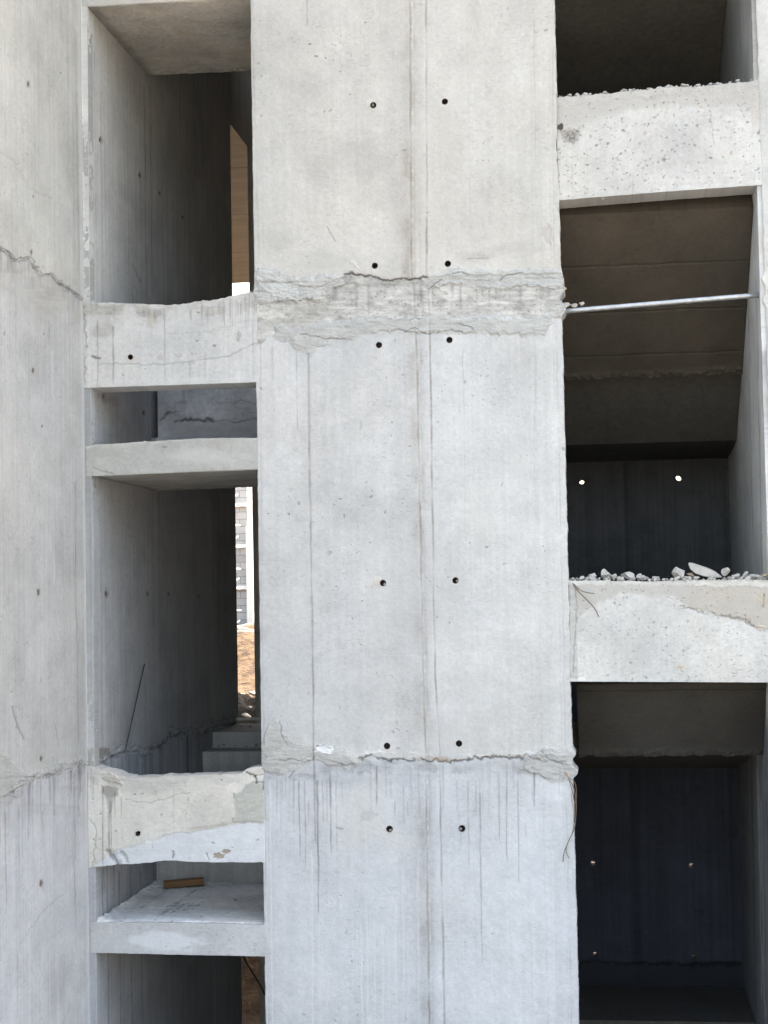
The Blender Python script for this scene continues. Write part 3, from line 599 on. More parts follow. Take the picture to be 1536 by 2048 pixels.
def pb2(p):
    p.col[:] = alb(231, 228, 221); p.skin(171, 1.1, .02)
    p.band([(175, 1730), (215, 1705), (251, 1688), (345, 1667), (440, 1652), (485, 1638), (540, 1655)], [(175, 1750), (540, 1750)], (225, 228, 233), .95, -.003, 4, 14, 172, 2, .06, 0, .12)
    p.band([(380, 1652), (440, 1644), (475, 1637)], [(380, 1660), (440, 1652), (475, 1645)], (184, 180, 172), .7, 0, 4, 10, 173, 3)
    p.band([(474, 1580), (500, 1568), (535, 1560)], [(474, 1640), (500, 1648), (525, 1652)], (192, 193, 186), .9, .003, 8, 14, 174, 2, .08, .003, .15)
    p.band([(175, 1535), (540, 1535)], [(175, 1575), (240, 1572), (300, 1580), (380, 1572), (470, 1560), (540, 1575)], (200, 198, 194), .6, 0, 9, 16, 175, 6, .15, .004)
    p.line([(250, 1590), (290, 1598), (330, 1594), (350, 1582), (380, 1578)], 1.4, .16, .003, 5, 176); p.line([(308, 1572), (318, 1596)], 1, .15, .002, 4, 177)
    p.band([(208, 1572), (232, 1570)], [(208, 1590), (220, 1632), (232, 1590)], (168, 163, 156), .85, 0, 3, 12, 178, 4)
    for x, a, b, w, k in ((218, 1620, 1700, 2.4, .5), (222, 1600, 1700, 1.6, .4), (205, 1575, 1735, 1.8, .42), (186, 1560, 1612, 1.5, .3), (196, 1570, 1590, 1.4, .25), (229, 1580, 1640, 1.5, .35), (243, 1585, 1640, 1.5, .35), (244, 1650, 1690, 1.1, .15), (347, 1570, 1695, 1.4, .2), (183, 1545, 1600, 1.5, .3)): p.drip(x, a, b, w, k, .004, 1, False, int(x + a))
    for x, a in ((529, 1560), (534, 1570), (518, 1660), (524, 1650)): p.drip(x, a, 1735, 1.6, .5, .004, 1, True, x)
    p.blob(276, 1662, 9, 8, (220, 214, 206), .7, .001, 179, .5, .4); p.blob(296, 1682, 7, 4, (244, 244, 246), .9, .001, 180, .6, .2)
    for x, y, rx, ry in ((437, 1714, 14, 7), (452, 1704, 10, 5)): p.blob(x, y, rx, ry, (172, 160, 142), .9, -.006, x, .6, .25)
    p.line([(212, 1697), (225, 1710), (237, 1726)], 4.5, .42, .012, 6, 181); p.line([(240, 1700), (252, 1720)], 3, .3, .008, 6, 182); p.line([(345, 1706), (346, 1722)], 2.2, .45, .006, 4, 183); p.line([(412, 1708), (418, 1722)], 1.6, .35, .004, 3, 184)
    p.line([(492, 1548), (508, 1558), (512, 1572), (526, 1570), (528, 1585)], 1.7, .65, .008, 5, 185); p.line([(508, 1560), (528, 1556)], 1.2, .5, .004, 4, 186); p.blob(520, 1566, 9, 9, (225, 225, 226), .7, .004, 187, .6, .3)
    p.blob(225, 1553, 22, 12, (196, 190, 180), .7, .010, 188, .8, .5); p.line([(180, 1640), (190, 1650), (188, 1700), (184, 1735)], 1.5, .25, .003, 6, 189)
    p.pits(18, .18, .09, .3, 190)
beam('concrete_beam', [(168, 1530), (185, 1533), (217, 1542), (230, 1544), (243, 1553), (264, 1556), (384, 1551), (483, 1547), (493, 1537), (535, 1532)], [(168, 1736), (251, 1728), (300, 1726), (342, 1720), (376, 1724), (540, 1725)], XL, XA + .012, pb2, .17,
     'chipped concrete beam with a pale bluish lower half, directly above the opening holding the brown board', 'beam', -.002, [(276, 1662, .0175)], None, 2.4, .0035, 1.8, 5, 2.2)
def pslab(seed, c, blob=None):
    def f(p):
        p.col[:] = alb(*c); p.skin(seed, 1.4, .0, .6)
        if blob: p.blob(*blob, .75, 0, seed + 1, .6, .7)
    return f
SB = 1.47                              # back edge of the left half-landings
def landing(ctop, cbot, T, paint, label, seed, rag=1.2, crumb=2.0):
    o = beam('landing_slab', ctop, cbot, XL + .006, XA + .02, paint, T, label, 'slab', .0035, (), 'stair landing slabs in the left bay', rag, .006, .6, seed, crumb)
    return o
def pl_mid(p):
    p.col[:] = alb(194, 194, 190); p.skin(201, 1.2, 0, .7)
    p.blob(400, 915, 110, 24, (208, 208, 206), .8, 0, 202, .5, .8); p.band([(165, 880), (520, 870)], [(165, 896), (520, 880)], (216, 216, 213), .7, .002, 5, 9, 203, 2, .1, .003); p.blob(200, 905, 60, 16, (186, 186, 178), .6, .002, 204, .6, .6)
    p.line([(185, 935), (230, 947)], 1.6, .2, .003, 3, 205); p.line([(326, 896), (334, 896)], 1.2, .4, .002, 1, 3)
landing([(165, 893), (200, 889), (260, 885), (400, 877), (525, 876)], [(165, 953), (525, 937)], SB, pl_mid, 'thin pale landing slab below the shallow grey gap, in the middle of the left bay', 31)
def pl_low(p):
    p.col[:] = alb(206, 207, 209); p.skin(211, 1.3, 0, .7)
    p.blob(330, 1882, 90, 26, (228, 231, 236), .85, 0, 212, .5, .5); p.band([(170, 1835), (535, 1835)], [(170, 1848), (535, 1850)], (214, 216, 218), .6, .001, 4, 9, 213, 2)
landing([(170, 1845), (340, 1846), (540, 1850)], [(170, 1905), (340, 1909), (540, 1913)], SB, pl_low, 'landing slab with dusty top and brown board lying on it, lowest in the left bay', 41, .8, .6)
landing([(150, -62), (510, -80)], [(150, 14), (510, -6)], SB, pslab(221, (214, 209, 200)), 'landing slab whose warm grey underside roofs the tall top left opening', 51)
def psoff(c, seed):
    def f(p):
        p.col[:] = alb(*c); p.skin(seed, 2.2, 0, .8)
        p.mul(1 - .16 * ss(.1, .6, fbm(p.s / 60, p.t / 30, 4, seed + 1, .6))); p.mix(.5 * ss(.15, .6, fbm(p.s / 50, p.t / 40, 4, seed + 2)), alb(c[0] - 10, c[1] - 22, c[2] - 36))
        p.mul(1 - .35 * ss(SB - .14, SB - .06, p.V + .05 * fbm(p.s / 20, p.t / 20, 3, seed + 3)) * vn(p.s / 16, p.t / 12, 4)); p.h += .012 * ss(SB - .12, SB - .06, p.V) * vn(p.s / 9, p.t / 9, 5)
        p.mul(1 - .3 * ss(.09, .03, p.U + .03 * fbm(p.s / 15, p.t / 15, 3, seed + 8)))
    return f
_ls = [o for o in COL.objects if o.name.startswith('landing_slab')]
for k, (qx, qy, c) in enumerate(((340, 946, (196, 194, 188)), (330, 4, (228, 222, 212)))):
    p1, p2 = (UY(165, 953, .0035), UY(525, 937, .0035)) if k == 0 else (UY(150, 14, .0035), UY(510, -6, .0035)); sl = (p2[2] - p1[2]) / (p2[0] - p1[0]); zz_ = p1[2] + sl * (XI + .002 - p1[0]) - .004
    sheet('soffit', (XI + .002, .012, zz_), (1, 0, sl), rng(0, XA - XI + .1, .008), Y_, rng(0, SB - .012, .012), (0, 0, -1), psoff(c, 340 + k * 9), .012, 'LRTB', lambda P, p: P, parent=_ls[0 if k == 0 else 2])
# dusty top sheet of the lowest landing (same slab as a finished screed part)
low_slab = [o for o in COL.objects if o.name.startswith('landing_slab')][1]
zt = zpx(340, 1846, .012)
def pscreed(p):
    p.col[:] = alb(252, 252, 252); p.skin(231, 2.2, 0, .5)
    p.h += .006 * np.clip(fbm(p.s / 10, p.t / 10, 3, 233, .7), 0, 1) + .016 * ss(.12, 0, p.U) * (1 + fbm(p.s / 9, p.t / 9, 4, 5, .7)) + .02 * ss(SB - .3, SB - .02, p.V) * vn(p.s / 14, p.t / 14, 6)
    p.mul(1 - .25 * ss(.25, .0, p.U) * vn(p.s / 18, p.t / 18, 8)); p.mul(1 - .3 * ss(.2, .6, fbm(p.s / 40, p.t / 40, 4, 235, .65)))
sheet('screed', (XI + .001, .004, zt + .002), X_, rng(0, XA - XI + .2, .012), Y_, rng(0, SB - .035, .012), Z_, pscreed, .01, '', lambda P, p: P - np.stack([0 * p.U, 0 * p.U, .022 * ss(.05, 0, p.V)], -1), parent=low_slab)

def pb3(p):
    p.col[:] = alb(212, 210, 206); p.skin(241, 1.2, .03, 1.0)
    n = 8 * fbm(p.px / 30, p.py / 30, 3, 242)
    ln = np.interp(p.px, [1110, 1160, 1230, 1300, 1400, 1480, 1530], [262, 240, 224, 216, 214, 214, 250]) + n
    m = 1 - ss(-8, 8, p.py - ln); p.mix(m * .85, alb(194, 190, 184))
    p.pits(13, .16, .11, .42, 243, (1 - m * .7) * ss(-.5, .4, fbm(p.s / 60, p.t / 60, 3, 299))); p.pits(24, .34, .085, .5, 244, 1 - m * .5); p.pits(8, .22, .16, .2, 245)
    for i in range(5): p.blob(1128 + i * 6, 262 + i % 2 * 12, 9, 10, (160, 156, 150), .7, -.010, 246 + i, .9, .4)
    p.blob(1120, 248, 6, 6, (70, 60, 60), .8, -.02, 256, .8, .3); p.line([(1420, 220), (1428, 292)], 1.3, .2, .001, 2, 257)
    for x, y in ((1290, 266), (1462, 309), (1402, 214)): p.blob(x, y, 5, 5, (190, 165, 150), .6, 0, x, .5, .5)
    p.band([(1110, 192), (1300, 178), (1530, 158)], [(1110, 225), (1170, 215), (1250, 200), (1530, 185)], (193, 190, 184), .5, .002, 12, 14, 258, 8, .2, .006)
    p.blob(1515, 240, 14, 40, (206, 196, 188), .7, .002, 259, .8, .5)
    p.drip(1145, 320, 395, 3, .1); p.drip(1265, 360, 395, 2, .15); p.mul(1 - .12 * np.exp(-((p.px - 1116) / 4) ** 2))
b3 = beam('concrete_beam', [(1108, 195), (1135, 192), (1186, 190), (1241, 185), (1305, 177), (1370, 174), (1467, 167), (1500, 163), (1512, 159), (1532, 160)], [(1108, 401), (1320, 384), (1530, 369)], XB - .005, XR + .006, pb3, .24,
     'deep pitted concrete beam with crumbly top, higher of the two across the right bay', 'beam', .004, (), None, 3.0, .005, .4, 7, 6.0)
def pb4(p):
    p.col[:] = alb(219, 218, 215); p.skin(261, 1.4, .02, 1.0)
    n = 12 * fbm(p.px / 26, p.py / 26, 4, 262)
    ln = np.interp(p.px, [1130, 1160, 1200, 1240, 1340, 1400, 1440, 1500, 1540], [1310, 1230, 1210, 1185, 1192, 1218, 1232, 1244, 1256]) + n
    m = 1 - ss(-3, 5, p.py - ln); p.mix(m * .85, alb(196, 193, 187)); p.h += .006 * m * ss(1330, 1400, p.px)
    p.mix(m * ss(1330, 1420, p.px) * .6, alb(196, 188, 176))
    p.line([(1360, 1214), (1400, 1222), (1425, 1232), (1445, 1234), (1470, 1232), (1500, 1244), (1530, 1256)], 2.2, .35, .006, 8, 263, .3)
    p.pits(14, .16, .1, .3, 264, ss(-.5, .4, fbm(p.s / 60, p.t / 60, 3, 298))); p.pits(8, .2, .16, .2, 265)
    p.band([(1136, 1165), (1152, 1170)], [(1136, 1345), (1146, 1360)], (196, 196, 192), .8, .004, 4, 14, 266, 2); p.line([(1150, 1180), (1153, 1240), (1146, 1350)], 1.4, .25, .004, 4, 267)
    p.line([(1137, 1170), (1136, 1360)], 2.2, .45, .006, 4, 268, .3); p.line([(1528, 1186), (1526, 1210)], 1.8, .5, .004, 2, 269); p.blob(1524, 1196, 9, 14, (205, 192, 170), .6, .004, 270, .8, .5); p.blob(1522, 1252, 12, 6, (215, 205, 190), .7, .006, 271, .7, .4)
    p.blob(1362, 1334, 16, 5, (206, 186, 160), .6, 0, 272, .6, .7); p.blob(1162, 1362, 10, 4, (240, 240, 240), .8, .002, 273, .5, .3)
    p.band([(1130, 1162), (1540, 1160)], [(1130, 1175), (1540, 1172)], (222, 221, 217), .6, .002, 6, 8, 274, 2, .15, .005)
b4 = beam('concrete_beam', [(1125, 1162), (1200, 1161), (1300, 1163), (1420, 1160), (1560, 1160)], [(1125, 1363), (1340, 1364), (1560, 1365)], XB - .005, XR + .08, pb4, .3,
     'deep concrete beam with a row of rubble on top, lower of the two across the right bay', 'beam', .004, (), None, 1.8, .005, .3, 9, 3.5)

# ------------------------------------------------------------------ right wall
def paint_r(p):
    p.col[:] = alb(210, 208, 203); p.skin(281, 1.1, .05); p.blob(1530, 560, 20, 30, (225, 222, 216), .8, .01, 282, .7, .4)
rw = sheet('concrete_wall', (XR, .001, 0), X_, np.concatenate([rng(0, .2, .006), rng(.2, 9, .4)[1:]]), Z_, tall(0, ZT, ZLO, ZHI, .008), NF, paint_r, .2, 'LRTB',
           lambda P, p: P + np.stack([ss(.05, 0, p.U) * (.006 * fbm(p.py / 20, p.py * 0, 4, 283) - .02 * np.exp(-((p.py - 556) / 9) ** 2) - .018 * np.exp(-((p.py - 600) / 10) ** 2)), 0 * p.U, 0 * p.U], -1))
tag(rw, 'concrete wall edging the right bay, lit strip at the photo\'s right border', 'wall')
def paint_ri(p):
    p.col[:] = alb(232, 232, 230); p.mix(1 - ss(150, 420, p.py), alb(176, 175, 171)); p.mix(ss(1400, 1480, p.py), alb(140, 142, 146)); p.skin(291, 1.3, .14, .4)  # top and bottom painted darker, standing in for shade on this wall
    p.blob(1520, 480, 10, 60, (214, 212, 206), .6, 0, 292, .6, .6)
    for x, a, b, w, k in ((1500, 640, 1100, 1.4, .4), (1508, 700, 1140, 1.6, .4), (1520, 500, 900, 1.4, .3), (1528, 620, 1150, 2, .3), (1515, 1500, 2000, 2.2, .5), (1522, 1600, 2048, 1.5, .4)): p.drip(x, a, b, w, k, .02, 1.5, True, x)
    for x, a, b, w, k in ((1496, 600, 1100, 1.6, .3), (1512, 560, 1150, 1.6, .3), (1524, 700, 1150, 1.6, .25), (1500, 1400, 2048, 2, .4), (1530, 1400, 2048, 2, .4)): p.drip(x, a, b, w, k, .02, 1.5, False, x)
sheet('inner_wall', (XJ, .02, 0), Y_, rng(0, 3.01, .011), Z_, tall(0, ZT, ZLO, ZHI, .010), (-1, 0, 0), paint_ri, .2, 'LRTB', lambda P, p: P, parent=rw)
box('wall_core', (XJ + .19, .19, 0), (2.2, 5.5, ZT), MP, rw)

# ------------------------------------------------------------------ right bay interior
YB = 3.0
def paint_back(p):
    p.col[:] = alb(100, 101, 104); p.mix(ss(1250, 1450, p.py), alb(70, 74, 86)); p.skin(301, 1.5, .12, .3)  # lower storey darkened in colour, standing in for deeper shade
    for x, w, k in ((1252, 4, .25), (1262, 9, .15), (1450, 3, .2), (1300, 30, .08), (1180, 12, .1)): p.mul(1 - k * np.exp(-((p.px - x - (p.py - 1000) * .02) / w) ** 2))
    j = ss(1923, 1929, p.py + 6 * fbm(p.px / 20, p.py / 10, 3, 302)); p.mix(j * .8, alb(58, 60, 66))
    p.line([(1160, 1924), (1300, 1928), (1480, 1930)], 3, .5, .01, 8, 303); p.h -= .01 * j
back = sheet('rear_wall', (-1.2, YB, 0), X_, rng(0, 2.25, .0125), Z_, tall(0, ZT, ZLO - .6, ZHI, .0125), NF, paint_back, .2, 'LRTB', None,
             [(1163.5, 963, .021), (1358, 955, .025), (1186, 1727, .022), (1383, 1731, .022), (1189.5, 1910, .022), (1388, 1915, .020)], sleeve='through')
tag(back, 'dark rear wall of the right bay pierced by small bright tie holes', 'wall')
def flight(y0, z0, y1, z1, xa, xb, th, seed, label, lines, tone):
    d = np.array([0, y1 - y0, z1 - z0]); L = np.linalg.norm(d); d /= L
    n = np.array([0, d[2], -d[1]]);
    if n[2] > 0: n = -n
    def pf(p):
        p.col[:] = alb(*tone); p.skin(seed, 1.6, 0, .6)
        for f in lines: q = (p.V / L - f) * L / .0032 + 3 * fbm(p.s / 40, p.s * 0, 3, seed + int(f * 50)); g = np.exp(-(q / 2.2) ** 2); p.mul(1 - .45 * g * (.4 + .6 * vn(p.s / 30, p.s * 0, seed))); p.h -= .006 * g
        e = ss(L - .07, L - .02, p.V + .015 * fbm(p.s / 14, p.t / 14, 3, seed + 3)); p.h += e * .012 * (1 + fbm(p.s / 9, p.t / 9, 3, seed + 4)); p.mul(1 - .25 * e * vn(p.s / 8, p.t / 8, seed + 5))
    def sf(P, p):
        e = ss(L - .2, L, p.V)[..., None]; q = p.s
        return P + e * d * (.012 * fbm(q / 18, q * 0, 4, seed + 7, .65) + .03 * np.clip(fbm(q / 40, q * 0, 2, seed + 9) - .3, 0, 1))[..., None]
    o = sheet('stair_flight', (xa, y0, z0), X_, rng(0, xb - xa, .01), d, rng(0, L, .01), n, pf, th, 'LRTB', sf)
    return tag(o, label, 'stairs', 'stair flights in the right bay')
zb = UY(1484, 745, 1.42); zc_ = UY(1470, 880, 2.1); zd_ = UY(1452, 916, YB); ze = UY(1482, 1508, .70); zf = UY(1470, 1536, YB); zg = UY(1467, 192, YB)
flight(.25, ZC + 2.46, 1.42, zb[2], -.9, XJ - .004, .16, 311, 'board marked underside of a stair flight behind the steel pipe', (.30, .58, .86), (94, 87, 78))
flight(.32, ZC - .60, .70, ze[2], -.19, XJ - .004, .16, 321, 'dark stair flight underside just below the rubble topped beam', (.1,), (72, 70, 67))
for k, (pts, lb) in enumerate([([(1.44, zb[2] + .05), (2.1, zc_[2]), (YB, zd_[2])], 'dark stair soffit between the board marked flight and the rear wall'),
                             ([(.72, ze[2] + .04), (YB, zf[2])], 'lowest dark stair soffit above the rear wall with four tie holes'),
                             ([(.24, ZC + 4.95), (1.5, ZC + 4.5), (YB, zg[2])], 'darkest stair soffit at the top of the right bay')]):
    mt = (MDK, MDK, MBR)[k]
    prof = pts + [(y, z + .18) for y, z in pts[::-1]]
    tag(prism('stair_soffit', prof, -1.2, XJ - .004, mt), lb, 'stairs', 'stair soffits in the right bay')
tag(box('landing_slab', (-1.2, .24, ZC + 2.85), (XJ - .004, .62, ZC + 3.0), MP), 'landing slab hidden behind the crumbly topped beam of the right bay', 'slab')
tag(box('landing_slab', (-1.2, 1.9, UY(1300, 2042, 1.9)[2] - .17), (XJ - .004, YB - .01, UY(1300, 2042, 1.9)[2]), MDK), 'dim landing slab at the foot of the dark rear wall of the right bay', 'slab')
sp_ = box('spine_wall', (-1.4, .225, 0), (-1.22, 5.3, ZT), MP); box('shade_face', (-1.219, .225, 0), (-1.2, 5.3, ZT), MDK, sp_)  # dark skin on the right side puts that bay's shade into colour
tag(sp_, 'plain spine wall behind the pier, parting the two bays', 'wall')

# ------------------------------------------------------------------ left bay interior: stairs, landings, rear wall with doorway
zl0 = zt
def stairs(zb_, label, seed):
    rise = .165; tr = .364; n = 6; prof = [(SB, zb_ - .19)]
    y = SB; z = zb_
    prof = [(SB + .002, zb_ - .18), (SB + .002, zb_)]
    for i in range(n):
        z += rise if i < 5 else .13
        prof.append((y + .002, z)); y += tr if i < 5 else .9; prof.append((y + .002, z))
    prof += [(y + .002, z - .16), (SB + .364 * 5 + .1, z - .16)]
    o = prism('stair_flight', prof, XI + .001, XA + .9, MP)
    return tag(o, label, 'stairs', 'stair flights in the left bay')
stairs(zl0, 'lower concrete stair flight climbing inward from the landing with the brown board', 1)
stairs(zpx(340, 880, .012), 'upper concrete stair flight seen through the shallow gap in the left bay', 2)
def pgap(p):
    p.col[:] = alb(226, 228, 232); p.skin(331, 2.4, .03, .6)
    p.line([(318, 838), (330, 828), (352, 822)], 2.2, .6, .008, 5, 332); p.line([(345, 842), (372, 838), (390, 840), (412, 838), (424, 840)], 2.6, .7, .012, 6, 333, .1); p.line([(424, 840), (470, 842), (515, 838)], 1.5, .35, .006, 6, 334, .2)
    p.line([(364, 776), (364, 802), (345, 806), (344, 830)], 1.8, .3, .006, 5, 335, .2); p.line([(430, 806), (480, 802), (515, 806)], 1.6, .2, .004, 6, 336, .3); p.blob(356, 814, 16, 16, (205, 206, 208), .7, .008, 337, .8, .5)
    p.band([(340, 842), (515, 842)], [(340, 900), (515, 900)], (205, 207, 210), .7, .006, 4, 14, 338, 2)
zg0 = zpx(340, 880, .012)
o = sheet('stringer_wall', (XI + .045, SB - .03, zg0 - .19), X_, rng(0, 1.4, .008), Z_, rng(0, .9, .008), NF, pgap, .5, 'LRTB', lambda P, p: P + np.stack([0 * p.U, .05 * ss(.34, .37, p.V + .01 * fbm(p.s / 20, p.t / 20, 3, 9)), 0 * p.U], -1))
tag(o, 'rough cracked grey concrete face inside the shallow gap of the left bay', 'wall')
stairs(zpx(340, -70, .012), 'topmost concrete stair flight of the left bay, above the tall opening', 3)
def rear_left():
    bm = bmesh.new(); y0, y1 = 5.3, 5.5
    def slabp(pts):
        a = [bm.verts.new((x, y0, z)) for x, z in pts]; b = [bm.verts.new((x, y1, z)) for x, z in pts]; n = len(pts)
        bm.faces.new(a); bm.faces.new(b[::-1])
        for i in range(n): bm.faces.new((a[i], b[i], b[(i + 1) % n], a[(i + 1) % n]))
    xj = -3.381
    slabp([(xj, 0), (-1.4, 0), (-1.4, ZT), (xj - 1.1, ZT), (xj - 1.1, ZC + 5.6), (xj - .23, ZC + 4.78), (xj, ZC + 4.46)])
    slabp([(-7, 0), (-4.4, 0), (-4.4, ZT), (-7, ZT)])
    return bmo('rear_wall', bm, MP)
tag(rear_left(), 'rear wall of the left bay with the narrow bright doorway slot', 'wall')
tag(box('side_wall', (-7.2, -.3, 0), (-7, 5.5, ZT), MP), 'outer side wall beyond the left wall, out of view', 'wall')
tag(box('front_wall', (-7, -.2, 0), (XL - .27, 0, ZT), MP), 'front wall left of the projecting wall, out of view', 'wall')
tag(box('roof_slab', (-7.2, -.4, ZT), (10, 5.6, ZT + .25), MP), 'roof slab closing the unfinished building above the photo', 'slab')
# added pale bar standing in for a strip of light on the landing edge
pe = UX(471, 1441, XI)
tag(box('light_strip_bar', (XI + .02, 4.12, ZC - 1.098), (XI + .30, 4.15, ZC - 1.075), MPALE, None, .003), 'thin pale bar standing in for a strip of light across the landing edge by the rear doorway', 'bar')

# ------------------------------------------------------------------ loose things
def P3(v): return tuple(float(a) for a in v)
def rock(px, py, w, h, Y, mat, label, group, tilt=0, flat=None, cat='stone', nm='rubble_stone', seed=0):
    c = UY(px, py, Y); s = (Y + D0) / F; rx, rz = w * s / 2, h * s / 2; ry = (rx + rz) * .5 if flat is None else flat
    rr = random.Random(seed * 31 + int(px)); bm = bmesh.new()
    bmesh.ops.create_icosphere(bm, subdivisions=3, radius=1)
    pl = [(Vector((rr.uniform(-1, 1), rr.uniform(-1, 1), rr.uniform(-1, 1))).normalized(), rr.uniform(.32, .78)) for _ in range(15)]
    for v in bm.verts:
        for n, d in pl:
            q = v.co.dot(n)
            if q > d: v.co -= n * (q - d)
        v.co *= 1 + rr.uniform(-.05, .05)
    mx = [max(abs(v.co[i]) for v in bm.verts) for i in range(3)]
    R = Matrix.Rotation(math.radians(tilt), 3, 'Y')
    for v in bm.verts:
        v.co = R @ Vector((v.co.x / mx[0] * rx, v.co.y / mx[1] * ry, v.co.z / mx[2] * rz)) + Vector(P3(c))
    o = bmo(nm, bm, mat, None, (c[0], c[1], c[2] - rz))
    return tag(o, label, cat, group)
G1 = 'rubble lying on the lower beam of the right bay'
for i, (x, y, w, h, m, lb, t) in enumerate([
    (1184, 1153, 19, 15, MSTONE, 'small white stone nearest the pier among the rubble on the beam', 0), (1213, 1149, 22, 24, MSTONE, 'rounded grey white stone standing third from the pier on the beam', 0), (1228, 1153, 17, 18, MSTONE, 'angular stone squeezed between the round grey stone and the wide white one', 0),
    (1255, 1152, 32, 18, MSTONE, 'wide white oval stone left of the gap in the rubble row', 6), (1279, 1154, 14, 14, MSTONE, 'small grey stone touching the right end of the wide white oval one', 0), (1361, 1146, 33, 32, MSTONE, 'largest pale domed stone, left of the leaning concrete shard', -15),
    (1384, 1152, 24, 13, MSTONE2, 'brown tan stone under the raised end of the leaning shard', 15), (1450, 1145, 20, 20, MSTONE, 'pointed white stone at the low end of the leaning shard', 0), (1471, 1152, 18, 10, MSTONE, 'flat crumb stone right of the pointed white stone', 0),
    (1492, 1149, 13, 18, MSTONE, 'narrow upright chip stone near the right wall', 20), (1512, 1153, 30, 13, MSTONE, 'long pale stone next to the right wall on the rubble row', 0), (1529, 1152, 16, 9, MSTONE2, 'rusty brown fragment at the extreme right end of the rubble row', 0)]):
    rock(x, y, w, h, .11 - .02 * (i % 3), m, lb, G1, t, None, 'stone', 'rubble_stone', i + 3)
def shard():
    bm = bmesh.new(); pts = [(1376, 1126), (1384, 1127), (1412, 1136), (1428, 1143), (1444, 1155), (1432, 1156), (1408, 1153), (1390, 1147), (1380, 1138)]
    f = [Vector(P3(UY(x, y, .07))) for x, y in pts]; b = [v + Vector((.01, .10, .006)) for v in f]
    A = [bm.verts.new(v) for v in f]; B = [bm.verts.new(v) for v in b]; n = len(A)
    bm.faces.new(A); bm.faces.new(B[::-1])
    for i in range(n): bm.faces.new((A[i], B[i], B[(i + 1) % n], A[(i + 1) % n]))
    bmesh.ops.bevel(bm, geom=list(bm.edges), offset=.004, segments=1, affect='EDGES')
    return bmo('concrete_shard', bm, MSTONE)
tag(shard(), 'flat pointed concrete shard leaning on the largest stone of the rubble', 'stone')
G2 = 'mortar crumbs along the beam tops'
cr = []
for i in range(110):
    x = random.uniform(1140, 1534); k = random.random() ** 2; cr.append((x, 1161 - random.random() * 3 - 2 * k, 5 + 11 * k, 4 + 7 * k, .01 + .1 * random.random(), 'tiny mortar crumb in the rubble row on the lower right beam', G2 + ' with rubble'))
for i in range(60):
    x = random.uniform(1118, 1524); y = np.interp(x, [1115, 1186, 1241, 1305, 1370, 1467, 1512], [193, 190, 185, 177, 174, 167, 159]); k = random.random() ** 2; cr.append((x, y + 1 - 2 * k, 5 + 10 * k, 4 + 7 * k, .02 + .08 * random.random(), 'tiny mortar crumb on the top edge of the upper right beam', G2 + ', upper right'))
for x, y, w, h in ((1250, 181, 12, 10), (1260, 184, 14, 9), (1267, 180, 8, 8), (1138, 190, 12, 7), (1476, 163, 9, 9), (1512, 160, 16, 14)):
    cr.append((x, y, w, h, .06, 'larger mortar lump on the top edge of the upper right beam', 'mortar lumps on the upper right beam'))
for i, (x, y, w, h, Y, lb, g) in enumerate(cr): rock(x, float(y), w, h, Y, MSTONE if i % 4 else MST3, lb, g, random.uniform(-30, 30), None, 'crumb', 'mortar_crumb', i)
rock(1366, 171, 13, 7, .05, MSTONE2, 'brown pebble on the crumbly top of the upper right beam', None, 0, None, 'stone', 'pebble', 4)
# pipe
pa, pb_ = UY(1112, 624, .10), UY(1530, 589, .10)
pipe = tag(tube('steel_pipe', [P3(pa + (pb_ - pa) * t) for t in np.linspace(0, 1, 9)], .0175, MPIPE, None, 16), 'grey galvanised steel pipe spanning the right bay between pier and right wall', 'pipe')
for i, (x, y, w, h) in enumerate([(1131, 611, 22, 12), (1148, 611, 16, 10), (1163, 608, 12, 9), (1120, 606, 10, 16)]):
    rock(x, y, w, h, .09, MSTONE, 'mortar lump on the pier end of the steel pipe', 'mortar lumps at the pipe end', 0, None, 'mortar', 'mortar_lump', i)
rock(1126, 577, 14, 9, .05, MSTONE2, 'pinkish chip sticking out of the pier edge above the pipe', None, 20, None, 'stone', 'stone_chip', 8)
rock(1523, 561, 10, 24, .06, MSTONE, 'white mortar lump on the right wall just above the pipe', None, 10, None, 'mortar', 'mortar_lump', 12)
rock(1524, 592, 15, 14, .07, MSTONE, 'mortar lump closing round the right end of the steel pipe', None, 0, None, 'mortar', 'mortar_lump', 13)
rock(1136, 1548, 14, 14, .0, MSTONE2, 'yellowish mortar lump on the pier edge where thin wires hang', None, 0, None, 'mortar', 'mortar_lump', 15)
# wires, rod, twigs, sticks
def wire(pts, r, mat, label, cat, nm, group=None):
    P = [np.array(UY(x, y, Y)) for x, y, Y in pts]; t = np.linspace(0, len(P) - 1, len(P) * 5); out = []
    for q in t:
        i = min(int(q), len(P) - 2); f = q - i; p0, p1, p2, p3 = P[max(i - 1, 0)], P[i], P[i + 1], P[min(i + 2, len(P) - 1)]
        out.append(P3(.5 * ((2 * p1) + (p2 - p0) * f + (2 * p0 - 5 * p1 + 4 * p2 - p3) * f * f + (3 * p1 - p0 - 3 * p2 + p3) * f ** 3)))
    return tag(tube(nm, out, r, mat, None, 6), label, cat, group)
wire([(1136, 1556, -.02), (1146, 1572, -.02), (1152, 1600, -.02), (1151, 1640, -.02), (1147, 1662, -.02), (1138, 1680, -.02), (1128, 1706, -.02), (1126, 1724, -.015)], .0028, MWIRE, 'longest of the thin rusty wires dangling from the lump on the pier edge', 'wire', 'dangling_wire')
wire([(1138, 1560, -.03), (1144, 1580, -.03), (1149, 1612, -.03), (1146, 1660, -.03), (1134, 1690, -.03), (1133, 1706, -.02), (1139, 1717, -.02)], .0024, MWIRE, 'shorter hooked wire hanging beside the longest one on the pier edge', 'wire', 'dangling_wire')
